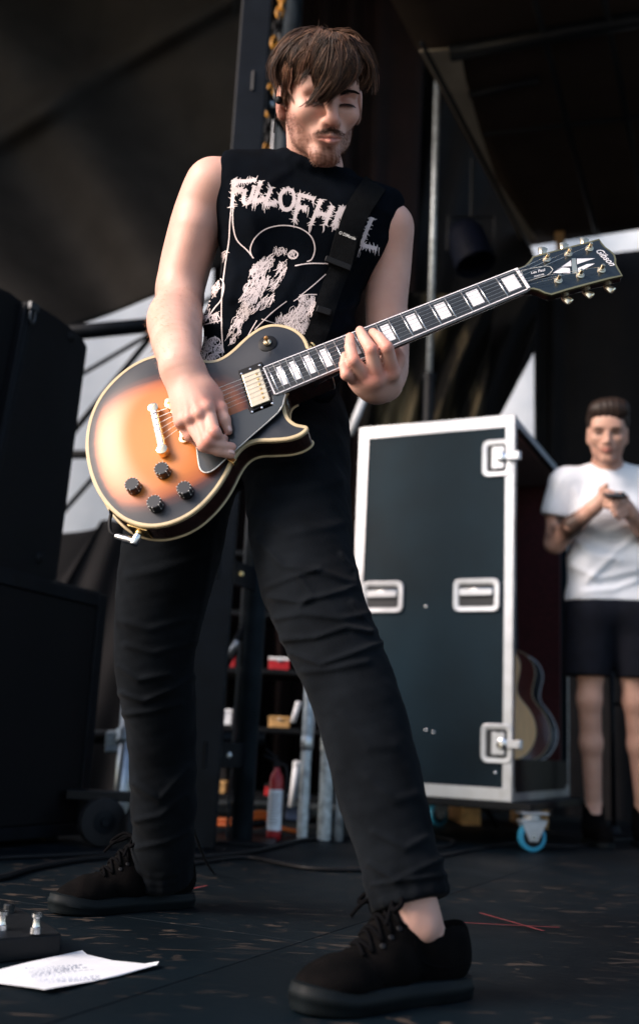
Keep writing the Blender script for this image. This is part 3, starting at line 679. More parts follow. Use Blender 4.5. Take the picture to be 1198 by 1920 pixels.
for s in (-1, 1):
    for i in range(40):
        u = i/39; o = HL(s*(.018+.029*u), -.0075+.002*math.sin(u*3.1), .2); h = body_bvh.ray_cast(o, -HF)
        if h[0]: lines.append([h[0], h[0]+(HF*.8-HY*.5+HX*s*(u-.4)).normalized()*.004, h[0]+(HF*.6-HY*.7+HX*s*(u-.3)).normalized()*.008])
    tag(strands('eyelash', lines, M['hair2'], man, .0004, [(.4,.4,.4)]*len(lines)), kind='stuff'); lines = []
# in-ear monitor
e = MB(); o = HL(-.0855,-.006,.006); e.lathe(o, (-HX*.75+HF*.45), [(.0055,-.004),(.0070,0),(.0074,.004),(.006,.007),(.003,.008)], 14)
e.tube(spline([o-HX*.008+HY*.004, o-HX*.008+HY*.018+HF*.004, o-HX*.002+HY*.030-HF*.012, o+HY*.022-HF*.026, o-HY*.01-HF*.034, o-HY*.06-HF*.045], 16), .0013, 5)
e.build('earpiece', M['black_plastic'], man, smooth=True)

# ---- shirt
PXS = np.array([CR, CU, FW], np.float32)
def project(X):
    q = (X-np.array(C0, np.float32)) @ PXS.T; return CX+FPX*q[:, 0]/q[:, 2], CY-FPX*q[:, 1]/q[:, 2], q[:, 2]
def folds(X, d, fl):                     # creases: (polyline in measured spots, height, width)
    px, py, zc = project(X); o = d.copy()
    for pts, amp, sg in fl:
        m = np.full(len(X), 1e9, np.float32)
        for (x0, y0), (x1, y1) in zip(pts[:-1], pts[1:]):
            vx, vy = x1-x0, y1-y0; t = np.clip(((px-x0)*vx+(py-y0)*vy)/(vx*vx+vy*vy), 0, 1)
            m = np.minimum(m, (px-x0-t*vx)**2+(py-y0-t*vy)**2)
        o -= amp*np.exp(-m/(sg*sg))
    return o
S = Field()
S.cone(P(440, 350, 2.06), P(708, 412, 2.06), .058, .055, .06)
S.cone(P(585, 318, 2.08), P(450, 338, 2.07), .052, .050, .05).cone(P(600, 322, 2.08), P(700, 395, 2.07), .052, .050, .05)
S.cone(P(512, 440, 2.055), P(615, 460, 2.055), .106, .104, .07)
S.cone(P(486, 600, 2.02), P(562, 605, 2.02), .102, .100, .08)
S.cone(P(455, 745, 1.99), P(552, 745, 1.97), .103, .102, .08)
S.cone(P(455, 800, 1.98), P(545, 790, 1.95), .102, .104, .06)
S.half(P(414, 330, 2.05), CR*-.99+CU*.137); S.half(P(743, 425, 2.05), CR*.94-CU*.34)
_n = (P(648, 322, 2.09)-P(533, 284, 2.10)).cross(P(592, 308, 2.0)-P(533, 284, 2.10)); _n = _n if _n.z > 0 else -_n
S.half(P(592, 308, 2.0), _n)
S.half(P(560, 790, 1.9), -CU)
nc = P(593, 312, 2.07); nn = _n.normalized(); na = nn.orthogonal().normalized(); nbv = nn.cross(na)
ring = [P(593, 308, 2.06)+(na*math.cos(6.2832*k/18)+nbv*math.sin(6.2832*k/18))*.066 for k in range(19)]
ring = [q-nn*(q-P(592, 308, 2.0)).dot(nn)-nn*.004 for q in ring]
for k in range(18): S.cone(ring[k], ring[k+1], .0075, .0075, .018)
shirt_folds = [([(430,330),(470,400),(480,470)], .004, 14), ([(700,470),(640,520),(600,580)], .006, 12), ([(720,450),(680,530),(650,600)], .006, 11), ([(690,560),(640,580),(590,590)], .005, 9),
 ([(400,540),(450,560),(500,600)], .006, 12), ([(385,600),(440,620),(500,650)], .006, 12), ([(420,450),(440,510),(430,560)], .004, 12), ([(680,600),(640,620),(600,625)], .006, 9), ([(665,640),(640,665),(600,680)], .007, 10),
 ([(560,500),(530,560),(480,620)], .003, 12), ([(668,680),(650,700),(600,720)], .007, 9), ([(660,720),(640,735),(600,748)], .006, 8), ([(540,320),(500,345),(440,350)], .003, 10), ([(650,340),(690,380),(730,400)], .003, 9)]
shirt_me = S.mesh('shirt', .0036, lambda X, d: folds(X, d+.0022*waves(X, 26, 6, 21)+.0009*waves(X, 85, 6, 22), shirt_folds), pad=.008)
shirt = mesh_obj('shirt', shirt_me, M['cotton'], man, smooth=True)
shirt_bvh = bvh(shirt_me)

# ---- jeans
J = Field()
J.cone(P(420, 815, 1.99), P(545, 800, 1.95), .108, .108, .06)
JR = [P(352, 870, 1.98), P(325, 1017, 1.98), P(299, 1140, 1.99), P(290, 1250, 2.0), P(300, 1330, 2.02), P(308, 1471, 2.065), P(306, 1645, 2.12)]; JRr = [.098, .0905, .079, .068, .066, .0615, .057]
JL = [P(555, 830, 1.92), P(562, 960, 1.83), P(576, 1080, 1.73), P(617, 1190, 1.65), P(668, 1312, 1.595), P(700, 1431, 1.55), P(722, 1516, 1.515), P(746, 1600, 1.485), P(768, 1690, 1.46)]; JLr = [.097, .088, .076, .0675, .0615, .0600, .0545, .0505, .0500]
J.schain(JR, JRr, 16, .02); J.schain(JL, JLr, 20, .02)
sR = (P(306, 1645, 2.12)-P(299, 1330, 2.02)).normalized(); sL = (P(768, 1690, 1.46)-P(696, 1420, 1.555)).normalized()
for c, sx, r_ in ((P(305, 1632, 2.118), sR, .0575), (P(766, 1676, 1.463), sL, .0525)):       # rolled cuffs
    a_ = sx.orthogonal().normalized(); b_ = sx.cross(a_)
    for hgt in (-.030, -.010, .006):
        rg = [c+sx*hgt+(a_*math.cos(6.2832*k/14)+b_*math.sin(6.2832*k/14))*(r_-.0045) for k in range(15)]
        for k in range(14): J.cone(rg[k], rg[k+1], .0085, .0085, .008)
cutR, cutL = P(305, 1650, 2.118), P(768, 1697, 1.46)
def cutleg(X, d):                        # open hems: hollow below the cuff line
    for c, sx, r_ in ((cutR, sR, .25), (cutL, sL, .25)):
        c_ = np.array(c, np.float32); e_ = (X-c_) @ np.array(sx, np.float32); near = np.linalg.norm(X-c_, axis=1) < r_
        d = np.where(near, np.maximum(d, e_), d)
    return d
jf = [([(480,1010),(530,1060),(600,1070),(660,1090)], 0.0051, 6.8), ([(500,1100),(540,1085),(600,1065)], 0.0043, 5.6), ([(505,1120),(560,1128),(640,1108),(664,1100)], 0.0059, 5.6), ([(515,1160),(570,1150),(640,1160),(690,1150)], 0.0051, 6.2),
 ([(530,1200),(590,1195),(650,1175),(700,1185)], 0.0068, 5.6), ([(545,1225),(600,1245),(660,1225),(715,1205)], 0.0059, 5.6), ([(565,1260),(620,1255),(690,1240)], 0.0043, 6.2), ([(560,1080),(585,1115),(560,1140)], 0.0034, 6.2), ([(640,1040),(668,1070),(672,1100)], 0.0051, 5.0), ([(660,1130),(700,1180)], 0.0043, 5.0),
 ([(690,1620),(740,1650),(830,1610)], 0.0051, 5.6), ([(695,1660),(760,1650),(835,1640)], 0.0043, 4.3), ([(700,1560),(760,1590),(800,1570)], 0.0043, 6.8), ([(690,1460),(740,1500),(780,1490)], 0.0034, 8.7), ([(640,1340),(690,1400),(740,1400)], 0.0026, 9.9),
 ([(222,1165),(280,1180),(360,1160)], 0.0034, 7.4), ([(222,1250),(260,1275),(320,1265)], 0.0051, 6.2), ([(226,1300),(270,1315),(330,1290),(362,1270)], 0.0059, 5.6), ([(232,1340),(280,1335),(340,1320)], 0.0043, 6.2), ([(235,1210),(290,1225),(365,1205)], 0.0034, 6.2),
 ([(250,1470),(300,1500),(355,1440)], 0.0051, 7.4), ([(252,1540),(300,1530),(350,1490)], 0.0043, 6.2), ([(255,1590),(310,1580),(358,1560)], 0.0043, 5.6), ([(240,1080),(300,1070),(400,1040)], 0.0034, 9.9), ([(400,1020),(385,1120),(365,1200)], 0.0034, 7.4),
 ([(460,900),(520,930),(640,900)], 0.0043, 9.9), ([(470,960),(540,1000),(650,980)], 0.0034, 9.9), ([(455,870),(520,870),(600,850)], 0.0043, 7.4)]
jeans_me = J.mesh('jeans', .0032, lambda X, d: cutleg(X, folds(X, d+.0016*waves(X, 22, 6, 31)+.0011*waves(X, 85, 6, 32)+.0005*waves(X, 210, 6, 33), jf)), pad=.008)
jeans = mesh_obj('jeans', jeans_me, M['denim'], man, smooth=True)

# ---- shoes
def shoe(hl, te, name='shoe'):
    f = te-hl; f.z = 0; L = f.length; f /= L; up = Vector((0,0,1)); s = up.cross(f)
    W_ = lambda x, y, z: hl+f*x*L+s*y+up*z
    ax = [f, s, up]; U = Field()
    U.ell(W_(.17,0,.055), (.054,.038,.050), ax, .02)
    U.cone(W_(.17,0,.062), W_(.50,0,.055), .036, .036, .03); U.cone(W_(.50,0,.050), W_(.74,-.002,.036), .035, .032, .03)
    U.ell(W_(.80,-.003,.033), (.056,.045,.026), ax, .03); U.cone(W_(.30,0,.088), W_(.55,0,.074), .024, .024, .02)
    for q in (-1, 1): U.cone(W_(.30,q*.028,.075), W_(.46,q*.020,.095), .012, .010, .015)
    U.cone(W_(.03,0,.085), W_(.03,0,.050), .013, .016, .02)
    U.ell(W_(.20,0,.118), (.052,.027,.055), ax, .010, 's'); U.half(W_(0,0,.018), -up)
    U.cone(W_(.42,0,.112), W_(.52,0,.090), .019, .022, .01)
    wr = lambda X, d: d+.0014*waves(X, 60, 6, 5)+.0006*waves(X, 160, 5, 6)
    me = U.mesh('shoe', .0028, wr, pad=.003); sh = mesh_obj('shoe', me, M['canvas'], man, smooth=True)
    so = MB(); prof = [(-.012,0),(.0,.026),(.08,.038),(.25,.041),(.45,.043),(.65,.050),(.80,.052),(.92,.042),(1.0,.020),(1.012,0)]
    ou = [(x, y-(.006 if x > .3 else 0)) for x, y in prof]+[(x, -y*.96-(.004 if x > .3 else 0)) for x, y in prof[-2:0:-1]]
    oc = [Vector((a, b, 0)) for a, b in ou]; dense = []
    n = len(oc)
    for i in range(n*4):
        t = i/4; k = int(t); u_ = t-k; p0, p1, p2, p3 = oc[(k-1) % n], oc[k % n], oc[(k+1) % n], oc[(k+2) % n]
        dense.append(.5*((2*p1)+(p2-p0)*u_+(2*p0-5*p1+4*p2-p3)*u_*u_+(3*p1-p0-3*p2+p3)*u_**3))
    rows = [(0.0,.95),(.002,1.0),(.010,1.0),(.011,1.02),(.020,1.015),(.0215,.985),(.028,.97),(.030,.90)]
    vs, fs = [], []
    cx_ = .5
    for zz, sc in rows:
        for p in dense:
            toe = max(0, p.x-.8)*.05
            vs.append(W_(cx_+(p.x-cx_)*(1+(sc-1)*.35), p.y*sc, zz+toe*(1 if zz > .001 else .5)))
    m_ = len(dense)
    for r0 in range(len(rows)-1):
        for k in range(m_): fs.append((r0*m_+k, r0*m_+(k+1) % m_, (r0+1)*m_+(k+1) % m_, (r0+1)*m_+k))
    fs += [tuple(range(m_)), tuple((len(rows)-1)*m_+k for k in range(m_))]
    so.add(vs, fs); so.build('sole', M['sole'], sh, auto=50)
    b = bvh(me); la = MB()
    def on(x, y, lift=.003):
        h = b.ray_cast(W_(x, y, .3), -up); return (h[0] if h[0] else W_(x, y, .09))+up*lift
    for i in range(5):
        x = .44+.052*i; w = .021-.001*i
        la.tube(spline([on(x, -w-.006), on(x+.010, -w*.4, .0042), on(x+.012, w*.4, .0042), on(x, w+.006)], 8), .0032, 6)
        la.tube(spline([on(x, -w-.006), on(x+.030, 0, .0055), on(x+.052, w+.004)], 7), .0028, 6)
    kx = on(.46, 0, .010)
    for q in (-1, 1):                    # bow
        la.tube(spline([kx, kx+s*q*.022+f*.010+up*.008, kx+s*q*.040+f*.022-up*.004, kx+s*q*.034+f*.032-up*.012, kx+s*q*.010+f*.010], 14), .0036, 6)
        la.tube(spline([kx, kx+s*q*.016+f*.014+up*.002, kx+s*q*.030+f*.034-up*.014, kx+s*q*.037+f*.046-up*.030], 10), .0030, 6)
    la.lathe(kx-up*.005, up, [(.003,0),(.007,.003),(.007,.008),(.003,.011)], 8)
    la.build('lace', M['lace'], sh, smooth=True)
    for xs in ([(.60,-.042,.030),(.66,-.036,.05),(.70,-.018,.07),(.71,0,.08),(.70,.018,.07),(.66,.036,.05),(.60,.042,.030)], [(.10,.060,.050),(.25,.060,.045),(.38,.060,.060),(.44,.045,.085)], [(.10,-.060,.050),(.25,-.060,.045),(.38,-.060,.060),(.44,-.045,.085)]):
        sm = MB(); q_ = [b.find_nearest(W_(*p)) for p in xs]; sm.tube(spline([h[0]+h[1]*.0004 for h in q_], 20), .0011, 5); sm.build('seam', M['lace'], sh, smooth=True)
    for q in (-1, 1):
        for i in range(4):
            ey = MB(); p = on(.45+.05*i, q*.026, .0006); h = b.find_nearest(p); ey.lathe(h[0], h[1], [(.0042,0),(.0042,.0012),(.0022,.0014)], 10); ey.build('eyelet', M['black_plastic'], sh, smooth=True)
    return sh
shoe(heelR, toeR); shoe(heelL, toeL)
# ================================================================== ELECTRIC GUITAR
GM = Matrix(((GA.x, GV.x, GW.x, GO.x), (GA.y, GV.y, GW.y, GO.y), (GA.z, GV.z, GW.z, GO.z), (0,0,0,1)))
gtr = thing('electric_guitar', GO, 'sunburst single-cutaway electric guitar with gold hardware, held by the bowed player', 'guitar', None, GM)
Z3 = lambda x, y, off=0: UV(140+x/2.4958, 580+y/2.4958, off)
Z4 = lambda x, y: (600+x/2.0033, 420+y/2.0033)
L3 = lambda p, w=0: Vector((p[0], p[1], w))
X_, Y_, Z_ = Vector((1,0,0)), Vector((0,1,0)), Vector((0,0,1))
otl = [(1098,186),(1086,150),(1062,116),(1022,88),(970,72),(920,70),(870,84),(822,114),(780,150),(740,188),(700,218),(660,236),(622,239),(585,229),(535,213),(480,205),(430,206),(380,214),(320,233),(250,272),(180,332),(122,402),(82,480),(60,560),(53,640),(62,720),(84,800),(118,870),(164,930),(220,978),(288,1008),(360,1018),(430,1009),(500,984),(562,947),(620,895),(670,836),(710,772),(740,712),(768,668),(803,636),(850,619),(920,616),(990,611),(1045,596),(1080,574),(1091,556),(1082,545),(1062,541),(1032,533),(1004,510),(988,475),(981,432),(988,402),(1004,384),(1022,374)]
ctl = [Vector((*Z3(*p), 0)) for p in otl]
def smooth_open(pts, per): return spline(pts, (len(pts)-1)*per+1)
edge = smooth_open(ctl, 3)                 # open chain; the neck closes it
DEPTH = .050
def inset(poly, d):
    out = []; n = len(poly)
    for i in range(n):
        a, b = poly[i-1], poly[(i+1) % n]; t = (b-a).normalized(); out.append(poly[i]+Vector((-t.y, t.x, 0))*d)
    return out
area = sum(edge[i-1].x*edge[i].y-edge[i].x*edge[i-1].y for i in range(len(edge)))
SGN = 1 if area > 0 else -1
NE = len(edge)
def burst():
    m = mat('burst_lacquer', (.6,.25,.06), .36, spec=.3, coat=.42, crough=.24); n, l, b = nodes(m)
    tc = n.new('ShaderNodeTexCoord'); at = n.new('ShaderNodeAttribute'); at.attribute_name = 'burst'
    nz = n.new('ShaderNodeTexNoise'); nz.inputs['Scale'].default_value = 9; nz.inputs['Detail'].default_value = 6
    mp = n.new('ShaderNodeMapping'); mp.inputs['Scale'].default_value = (1, 9, 1); l.new(tc.outputs['Object'], mp.inputs[0]); l.new(mp.outputs[0], nz.inputs['Vector'])
    ma = n.new('ShaderNodeMath'); ma.operation = 'MULTIPLY_ADD'; ma.inputs[1].default_value = .10; l.new(nz.outputs['Fac'], ma.inputs[0]); l.new(at.outputs['Fac'], ma.inputs[2])
    rp = n.new('ShaderNodeValToRGB'); e = rp.color_ramp.elements
    e[0].position = .13; e[0].color = (.54,.185,.032,1); e[1].position = 1.0; e[1].color = (.010,.012,.016,1)
    for p, c in ((.52,(.50,.155,.024)), (.70,(.34,.085,.018)), (.80,(.075,.022,.014)), (.90,(.016,.012,.013))): x = e.new(p); x.color = (*c, 1)
    l.new(ma.outputs[0], rp.inputs[0])
    l.new(rp.outputs[0], b.inputs['Base Color'])
    return m
M['burst'] = burst()
M['guitar_side'] = mat('dark_mahogany', (.028,.010,.008), .22, var=.4, scale=6, stretch=(1,8,1), coat=.5)
M['binding'] = mat('cream_binding', (.52,.41,.24), .35, var=.10, scale=40)
M['ebony'] = mat('ebony', (.012,.015,.018), .36, spec=.5, var=.35, scale=14, stretch=(1,12,1))
M['pearl'] = mat('pearl', (.72,.70,.72), .22, var=.10, scale=60, coat=.4)
M['pg'] = mat('pickguard_black', (.010,.016,.019), .32, var=.15, coat=.3)
M['ply'] = mat('white_ply', (.70,.68,.64), .4, var=.05)
M['knob'] = mat('knob_plastic', (.014,.016,.018), .28, var=.15)
M['brass'] = mat('pale_gold', (.86,.70,.47), .24, 1, var=.1, scale=60)
M['string'] = mat('string_steel', (.70,.66,.60), .3, 1, var=.1)
M['hs'] = mat('headstock_black', (.010,.015,.018), .22, var=.2, coat=.5)
# side
g = MB(); vs = [p+Z_*-.0062 for p in edge]+[p+Z_*(-DEPTH+.004) for p in edge]; 
g.add(vs, [(i, (i+1) % NE, NE+(i+1) % NE, NE+i) for i in range(NE)])
side = g.build('body_side', M['guitar_side'], gtr, local=True, auto=40)
g = MB(); g.prism([p+Z_*-DEPTH for p in edge], Z_*.004); g.build('body_back', M['guitar_side'], gtr, local=True)
ins = inset(edge, .0055*SGN)
def strip(z0, z1, out_, name):
    g = MB(); a = inset(edge, -out_*SGN)
    q = [[p+Z_*z0 for p in a], [p+Z_*(z1-.0012) for p in a], [p+Z_*z1 for p in inset(edge, .0012*SGN)], [p+Z_*z1 for p in ins]]
    n = NE
    for r_ in range(3): g.add(q[r_]+q[r_+1], [(i, i+1, n+i+1, n+i) for i in range(n-1)])
    g.add(q[0]+[p+Z_*z0 for p in ins], [(i, i+1, n+i+1, n+i) for i in range(n-1)])
    return g.build(name, M['binding'], gtr, local=True, auto=35)
strip(-.0062, .0004, .0006, 'top_binding')
g = MB(); g.tube([p+Z_*(-DEPTH+.0035) for p in inset(edge, -.0002*SGN)], .0026, 6); g.build('back_binding', M['binding'], gtr, local=True, smooth=True)
# carved top: constrained triangulation
pts2 = [Vector((p.x, p.y)) for p in ins]; nb_ = len(pts2); eds = [(i, (i+1) % nb_) for i in range(nb_)]
PA = np.array([[p.x, p.y] for p in ins]); PB = np.roll(PA, -1, 0)
def bdist(x, y):
    q = np.array([x, y]); d = PB-PA; t = np.clip(((q-PA)*d).sum(1)/((d*d).sum(1)+1e-12), 0, 1); return float(np.sqrt((((PA+d*t[:, None])-q)**2).sum(1).min()))
lo, hi = PA.min(0), PA.max(0); st = .0065
for ix in range(int((hi[0]-lo[0])/st)+1):
    for iy in range(int((hi[1]-lo[1])/st)+1):
        x, y = lo[0]+ix*st+(st/2 if iy % 2 else 0), lo[1]+iy*st
        if bdist(x, y) > .004: pts2.append(Vector((x, y)))
cv, ce, cf, *_q = geometry.delaunay_2d_cdt(pts2, eds, [tuple(range(nb_))], 1, 1e-6)
bc = Z3(345, 620); bu = []; vs = []
bax = Vector((*Z3(700, 470), 0))-Vector((*Z3(250, 700), 0))
def arch(x, y): d = bdist(x, y); return .0058*smoother(0, .075, d)-.0002
for p in cv:
    d = bdist(p.x, p.y); vs.append((p.x, p.y, arch(p.x, p.y)))
    px, py = p.x-bc[0], p.y-bc[1]
    rad = math.sqrt((px/(.148 if px < 0 else .205))**2+(py/(.138 if py > 0 else .145))**2)
    bu.append(max(min(rad**1.5*.93, 1.1), 1.0-d/.034))
me = bpy.data.meshes.new('top'); me.from_pydata(vs, [], [tuple(f) for f in cf]); bm = bmesh.new(); bm.from_mesh(me); bmesh.ops.recalc_face_normals(bm, faces=bm.faces)
if sum(f.normal.z for f in bm.faces) < 0: bmesh.ops.reverse_faces(bm, faces=bm.faces)
bm.to_mesh(me); bm.free()
at = me.attributes.new('burst', 'FLOAT', 'POINT'); at.data.foreach_set('value', np.array(bu, np.float32))
mesh_obj('top', me, M['burst'], gtr, local=True, smooth=True)
def flat(name, pts, z0, z1, m, par=None, **k): g = MB(); g.prism([L3(p, z0) for p in pts], Z_*(z1-z0)); return g.build(name, m, par or gtr, local=True, **k)
# ---- neck
SC = .622*1.0; NUT = (P(973,528,1.77)-GO).length
fret = lambda n: NUT*(2**(-n/12.0))
yn, yb = Z4(728,172), Z4(770,246); a_ = UV(*yn, FB); b_ = UV(*yb, FB); VN = (a_[1]+b_[1])/2
e1, e2 = Z3(885,272,FB), Z3(925,402,FB); VE = (e1[1]+e2[1])/2; WE = (e1[1]-e2[1])/2; WN = abs(a_[1]-b_[1])/2; WN = min(max(WN, .0205), .0235); WE = min(max(WE, .026), .0315)
UE = fret(22)-.006
vc = lambda u: VE+(VN-VE)*(u-UE)/(NUT-UE); hw = lambda u: WE+(WN-WE)*(u-UE)/(NUT-UE)
def across(u, s): return Vector((u, vc(u)+hw(u)*s, 0))
fbp = [across(UE,1), across(NUT,1), across(NUT,-1), across(UE,-1)]
flat('fretboard', [(p.x, p.y) for p in fbp], FB-.006, FB, M['ebony'], bevel=.0004)
for s in (1, -1):
    g = MB(); g.prism([across(UE,s*1.0)+Z_*(FB-.0062), across(NUT,s*1.0)+Z_*(FB-.0062), across(NUT,s*1.075)+Z_*(FB-.0062), across(UE,s*1.05)+Z_*(FB-.0062)], Z_*.0066); g.build('fretboard_binding', M['pearl'], gtr, local=True)
g = MB(); g.prism([across(UE-.0002,1.0)+Z_*(FB-.006), across(UE-.0022,1.0)+Z_*(FB-.006), across(UE-.0022,-1.0)+Z_*(FB-.006), across(UE-.0002,-1.0)+Z_*(FB-.006)], Z_*.0062); g.build('fretboard_binding', M['pearl'], gtr, local=True)
for n in range(1, 23):
    u = fret(n); g = MB(); g.tube([across(u,1.0)+Z_*(FB+.0004), across(u,0)+Z_*(FB+.0006), across(u,-1.0)+Z_*(FB+.0004)], .0012, 6); g.build('fret', M['chrome'], gtr, local=True, smooth=True)
for n in (1,3,5,7,9,12,15,17,19,21):
    u0, u1 = fret(n), fret(n-1) if n > 1 else NUT; c0, c1 = u0+(u1-u0)*.17, u0+(u1-u0)*.83
    flat('inlay', [(p.x, p.y) for p in (across(c0,.66), across(c1,.66), across(c1,-.66), across(c0,-.66))], FB-.001, FB+.0003, M['pearl'])
g = MB(); g.prism([across(NUT,1.05)+Z_*(FB-.006), across(NUT+.0055,1.05)+Z_*(FB-.006), across(NUT+.0055,-1.05)+Z_*(FB-.006), across(NUT,-1.05)+Z_*(FB-.006)], Z_*.0078); g.build('nut', M['pearl'], gtr, local=True, bevel=.0008)
# neck back: rounded, from the heel to the head
g = MB(); rows = []
UB = .235
for i in range(15):
    u = UB+(NUT+.012-UB)*i/14; th = .0175+.004*(1-i/14); th = th+(.022*(1-(i)/3)**2 if i < 3 else 0)
    rows.append([Vector((u, vc(u)+hw(u)*1.04*math.cos(math.pi*k/12), FB-.006-th*math.sin(math.pi*k/12)**.8)) for k in range(13)])
g.add([p for r_ in rows for p in r_], [(i*13+k, i*13+k+1, (i+1)*13+k+1, (i+1)*13+k) for i in range(14) for k in range(12)]+[(i*13+12, i*13, (i+1)*13, (i+1)*13+12) for i in range(14)])
g.build('neck', M['guitar_side'], gtr, local=True, auto=40)
g = MB(); g.prism([Vector((.15,VE+.028,-.046)), Vector((.272,VE+.027,-.046)), Vector((.272,VE-.027,-.046)), Vector((.15,VE-.028,-.046))], Z_*(.046+FB-.0065)); g.build('neck_heel', M['guitar_side'], gtr, local=True, bevel=.006)
# ---- headstock
HT = R(12); HA = GA*math.cos(HT)-GW*math.sin(HT); HN = GW*math.cos(HT)+GA*math.sin(HT)
HO = GO+GA*NUT+GV*VN+GW*(FB-.004)
def HPX(zx, zy, off=0): X = onplane(*Z4(zx, zy), HO+HN*off, HN)-HO; return (X.dot(HA), X.dot(GV))
hM = Matrix(((HA.x, GV.x, HN.x, HO.x), (HA.y, GV.y, HN.y, HO.y), (HA.z, GV.z, HN.z, HO.z), (0,0,0,1)))
hsE = GM.inverted() @ hM                    # headstock frame inside the guitar frame
def hbuild(g, name, m, par=None, **k):
    me = g.mesh(name); me.transform(hsE); return mesh_obj(name, me, m, par or gtr, local=True, **k)
hc = [(738,170),(768,158),(786,140),(797,124),(850,109),(930,88),(1000,70),(1046,57),(1056,72),(1070,88),(1088,101),(1104,116),(1109,132),(1109,150),(1118,168),(1134,196),(1080,208),(1000,229),(930,248),(868,267),(842,261),(822,251),(800,245),(770,246)]
hp = [Vector((*HPX(*p), 0)) for p in hc]
ha = sum(hp[i-1].x*hp[i].y-hp[i].x*hp[i-1].y for i in range(len(hp))); hs_ = 1 if ha > 0 else -1
g = MB(); g.prism([p-Z_*.015 for p in inset(hp, -.0002*hs_)], Z_*.0145); head_ = hbuild(g, 'headstock', M['guitar_side'], bevel=.002)
g = MB(); g.prism([p-Z_*.0008 for p in inset(hp, .0030*hs_)], Z_*.0016); hbuild(g, 'headstock_face', M['hs'], head_)
g = MB(); q0 = [p-Z_*.003 for p in inset(hp, -.0008*hs_)]; q1 = [p+Z_*.0009 for p in inset(hp, -.0004*hs_)]; q2 = [p+Z_*.0011 for p in inset(hp, .0030*hs_)]; n = len(hp)
g.add(q0+q1+q2, [(i, (i+1) % n, n+(i+1) % n, n+i) for i in range(n)]+[(n+i, n+(i+1) % n, 2*n+(i+1) % n, 2*n+i) for i in range(n)]); hbuild(g, 'headstock_binding', M['gold'], head_, auto=40)
def hpoly(name, pts, z0, z1, m, par): g = MB(); g.prism([Vector((*HPX(*p), z0)) for p in pts], Z_*(z1-z0)); return hbuild(g, name, m, par)
for pl in ([(872,186),(940,138),(942,160),(906,163)], [(872,186),(938,187),(936,168),(908,165)], [(962,132),(1030,131),(1002,140),(964,153)], [(1030,150),(968,184),(966,168),(1000,153)]):
    hpoly('split_diamond_inlay', pl, .0009, .0014, M['pearl'], head_)
hpoly('split_diamond_inlay', [(943,132),(958,130),(966,186),(946,189)], .0009, .0014, mat('grey_pearl', (.20,.24,.25), .3, var=.2, scale=50), head_)
tp = [Vector((*HPX(*p), 0)) for p in ((752,180),(800,170),(845,163),(862,165),(872,176),(862,190),(846,199),(800,212),(770,222))]
g = MB(); g.prism([p+Z_*.0010 for p in tp], Z_*.0020); trc = hbuild(g, 'truss_rod_cover', M['hs'], head_)
g = MB(); g.tube([p+Z_*.0030 for p in tp], .0006, 5, closed=True); hbuild(g, 'cover_edge', M['ply'], head_)
def text_mesh(body, size, shear=0, ext=.0002):
    cu = bpy.data.curves.new('t', 'FONT'); cu.body = body; cu.size = size; cu.shear = shear; cu.extrude = ext; cu.align_x = 'CENTER'; cu.align_y = 'CENTER'; cu.resolution_u = 3; cu.offset = size*.012
    o = bpy.data.objects.new('t', cu); COL.objects.link(o); bpy.context.view_layer.update()
    me = bpy.data.meshes.new_from_object(o.evaluated_get(bpy.context.evaluated_depsgraph_get())); bpy.data.objects.remove(o); bpy.data.curves.remove(cu); return me
def htext(body, zx0, zy0, zx1, zy1, size, z, shear, name, par):    # baseline direction from two measured spots
    a, b = Vector((*HPX(zx0, zy0), z)), Vector((*HPX(zx1, zy1), z)); X = (b-a).normalized(); Y = Z_.cross(X); c = (a+b)/2
    me = text_mesh(body, size, shear); 
    wdt = max(v.co.x for v in me.vertices)-min(v.co.x for v in me.vertices); s = (b-a).length/wdt
    me.transform(Matrix(((X.x*s, Y.x*size/size, 0, c.x), (X.y*s, Y.y, 0, c.y), (0, 0, 1, c.z), (0,0,0,1)))); me.transform(hsE)
    return mesh_obj(name, me, M['pearl'], par, local=True)
htext('Gibson', 1040, 98, 1098, 156, .019, .0015, .35, 'logo', head_)
htext('Les Paul', 786, 190, 842, 177, .0080, .0033, .4, 'script_lettering', head_)
htext('CUSTOM', 802, 203, 838, 194, .0040, .0033, 0, 'script_lettering', head_)
posts = [((850,134),(834,104)), ((931,114),(913,88)), ((1010,94),(990,69)), ((893,214),(924,284)), ((975,194),(1004,262)), ((1055,175),(1083,242))]
pw = []
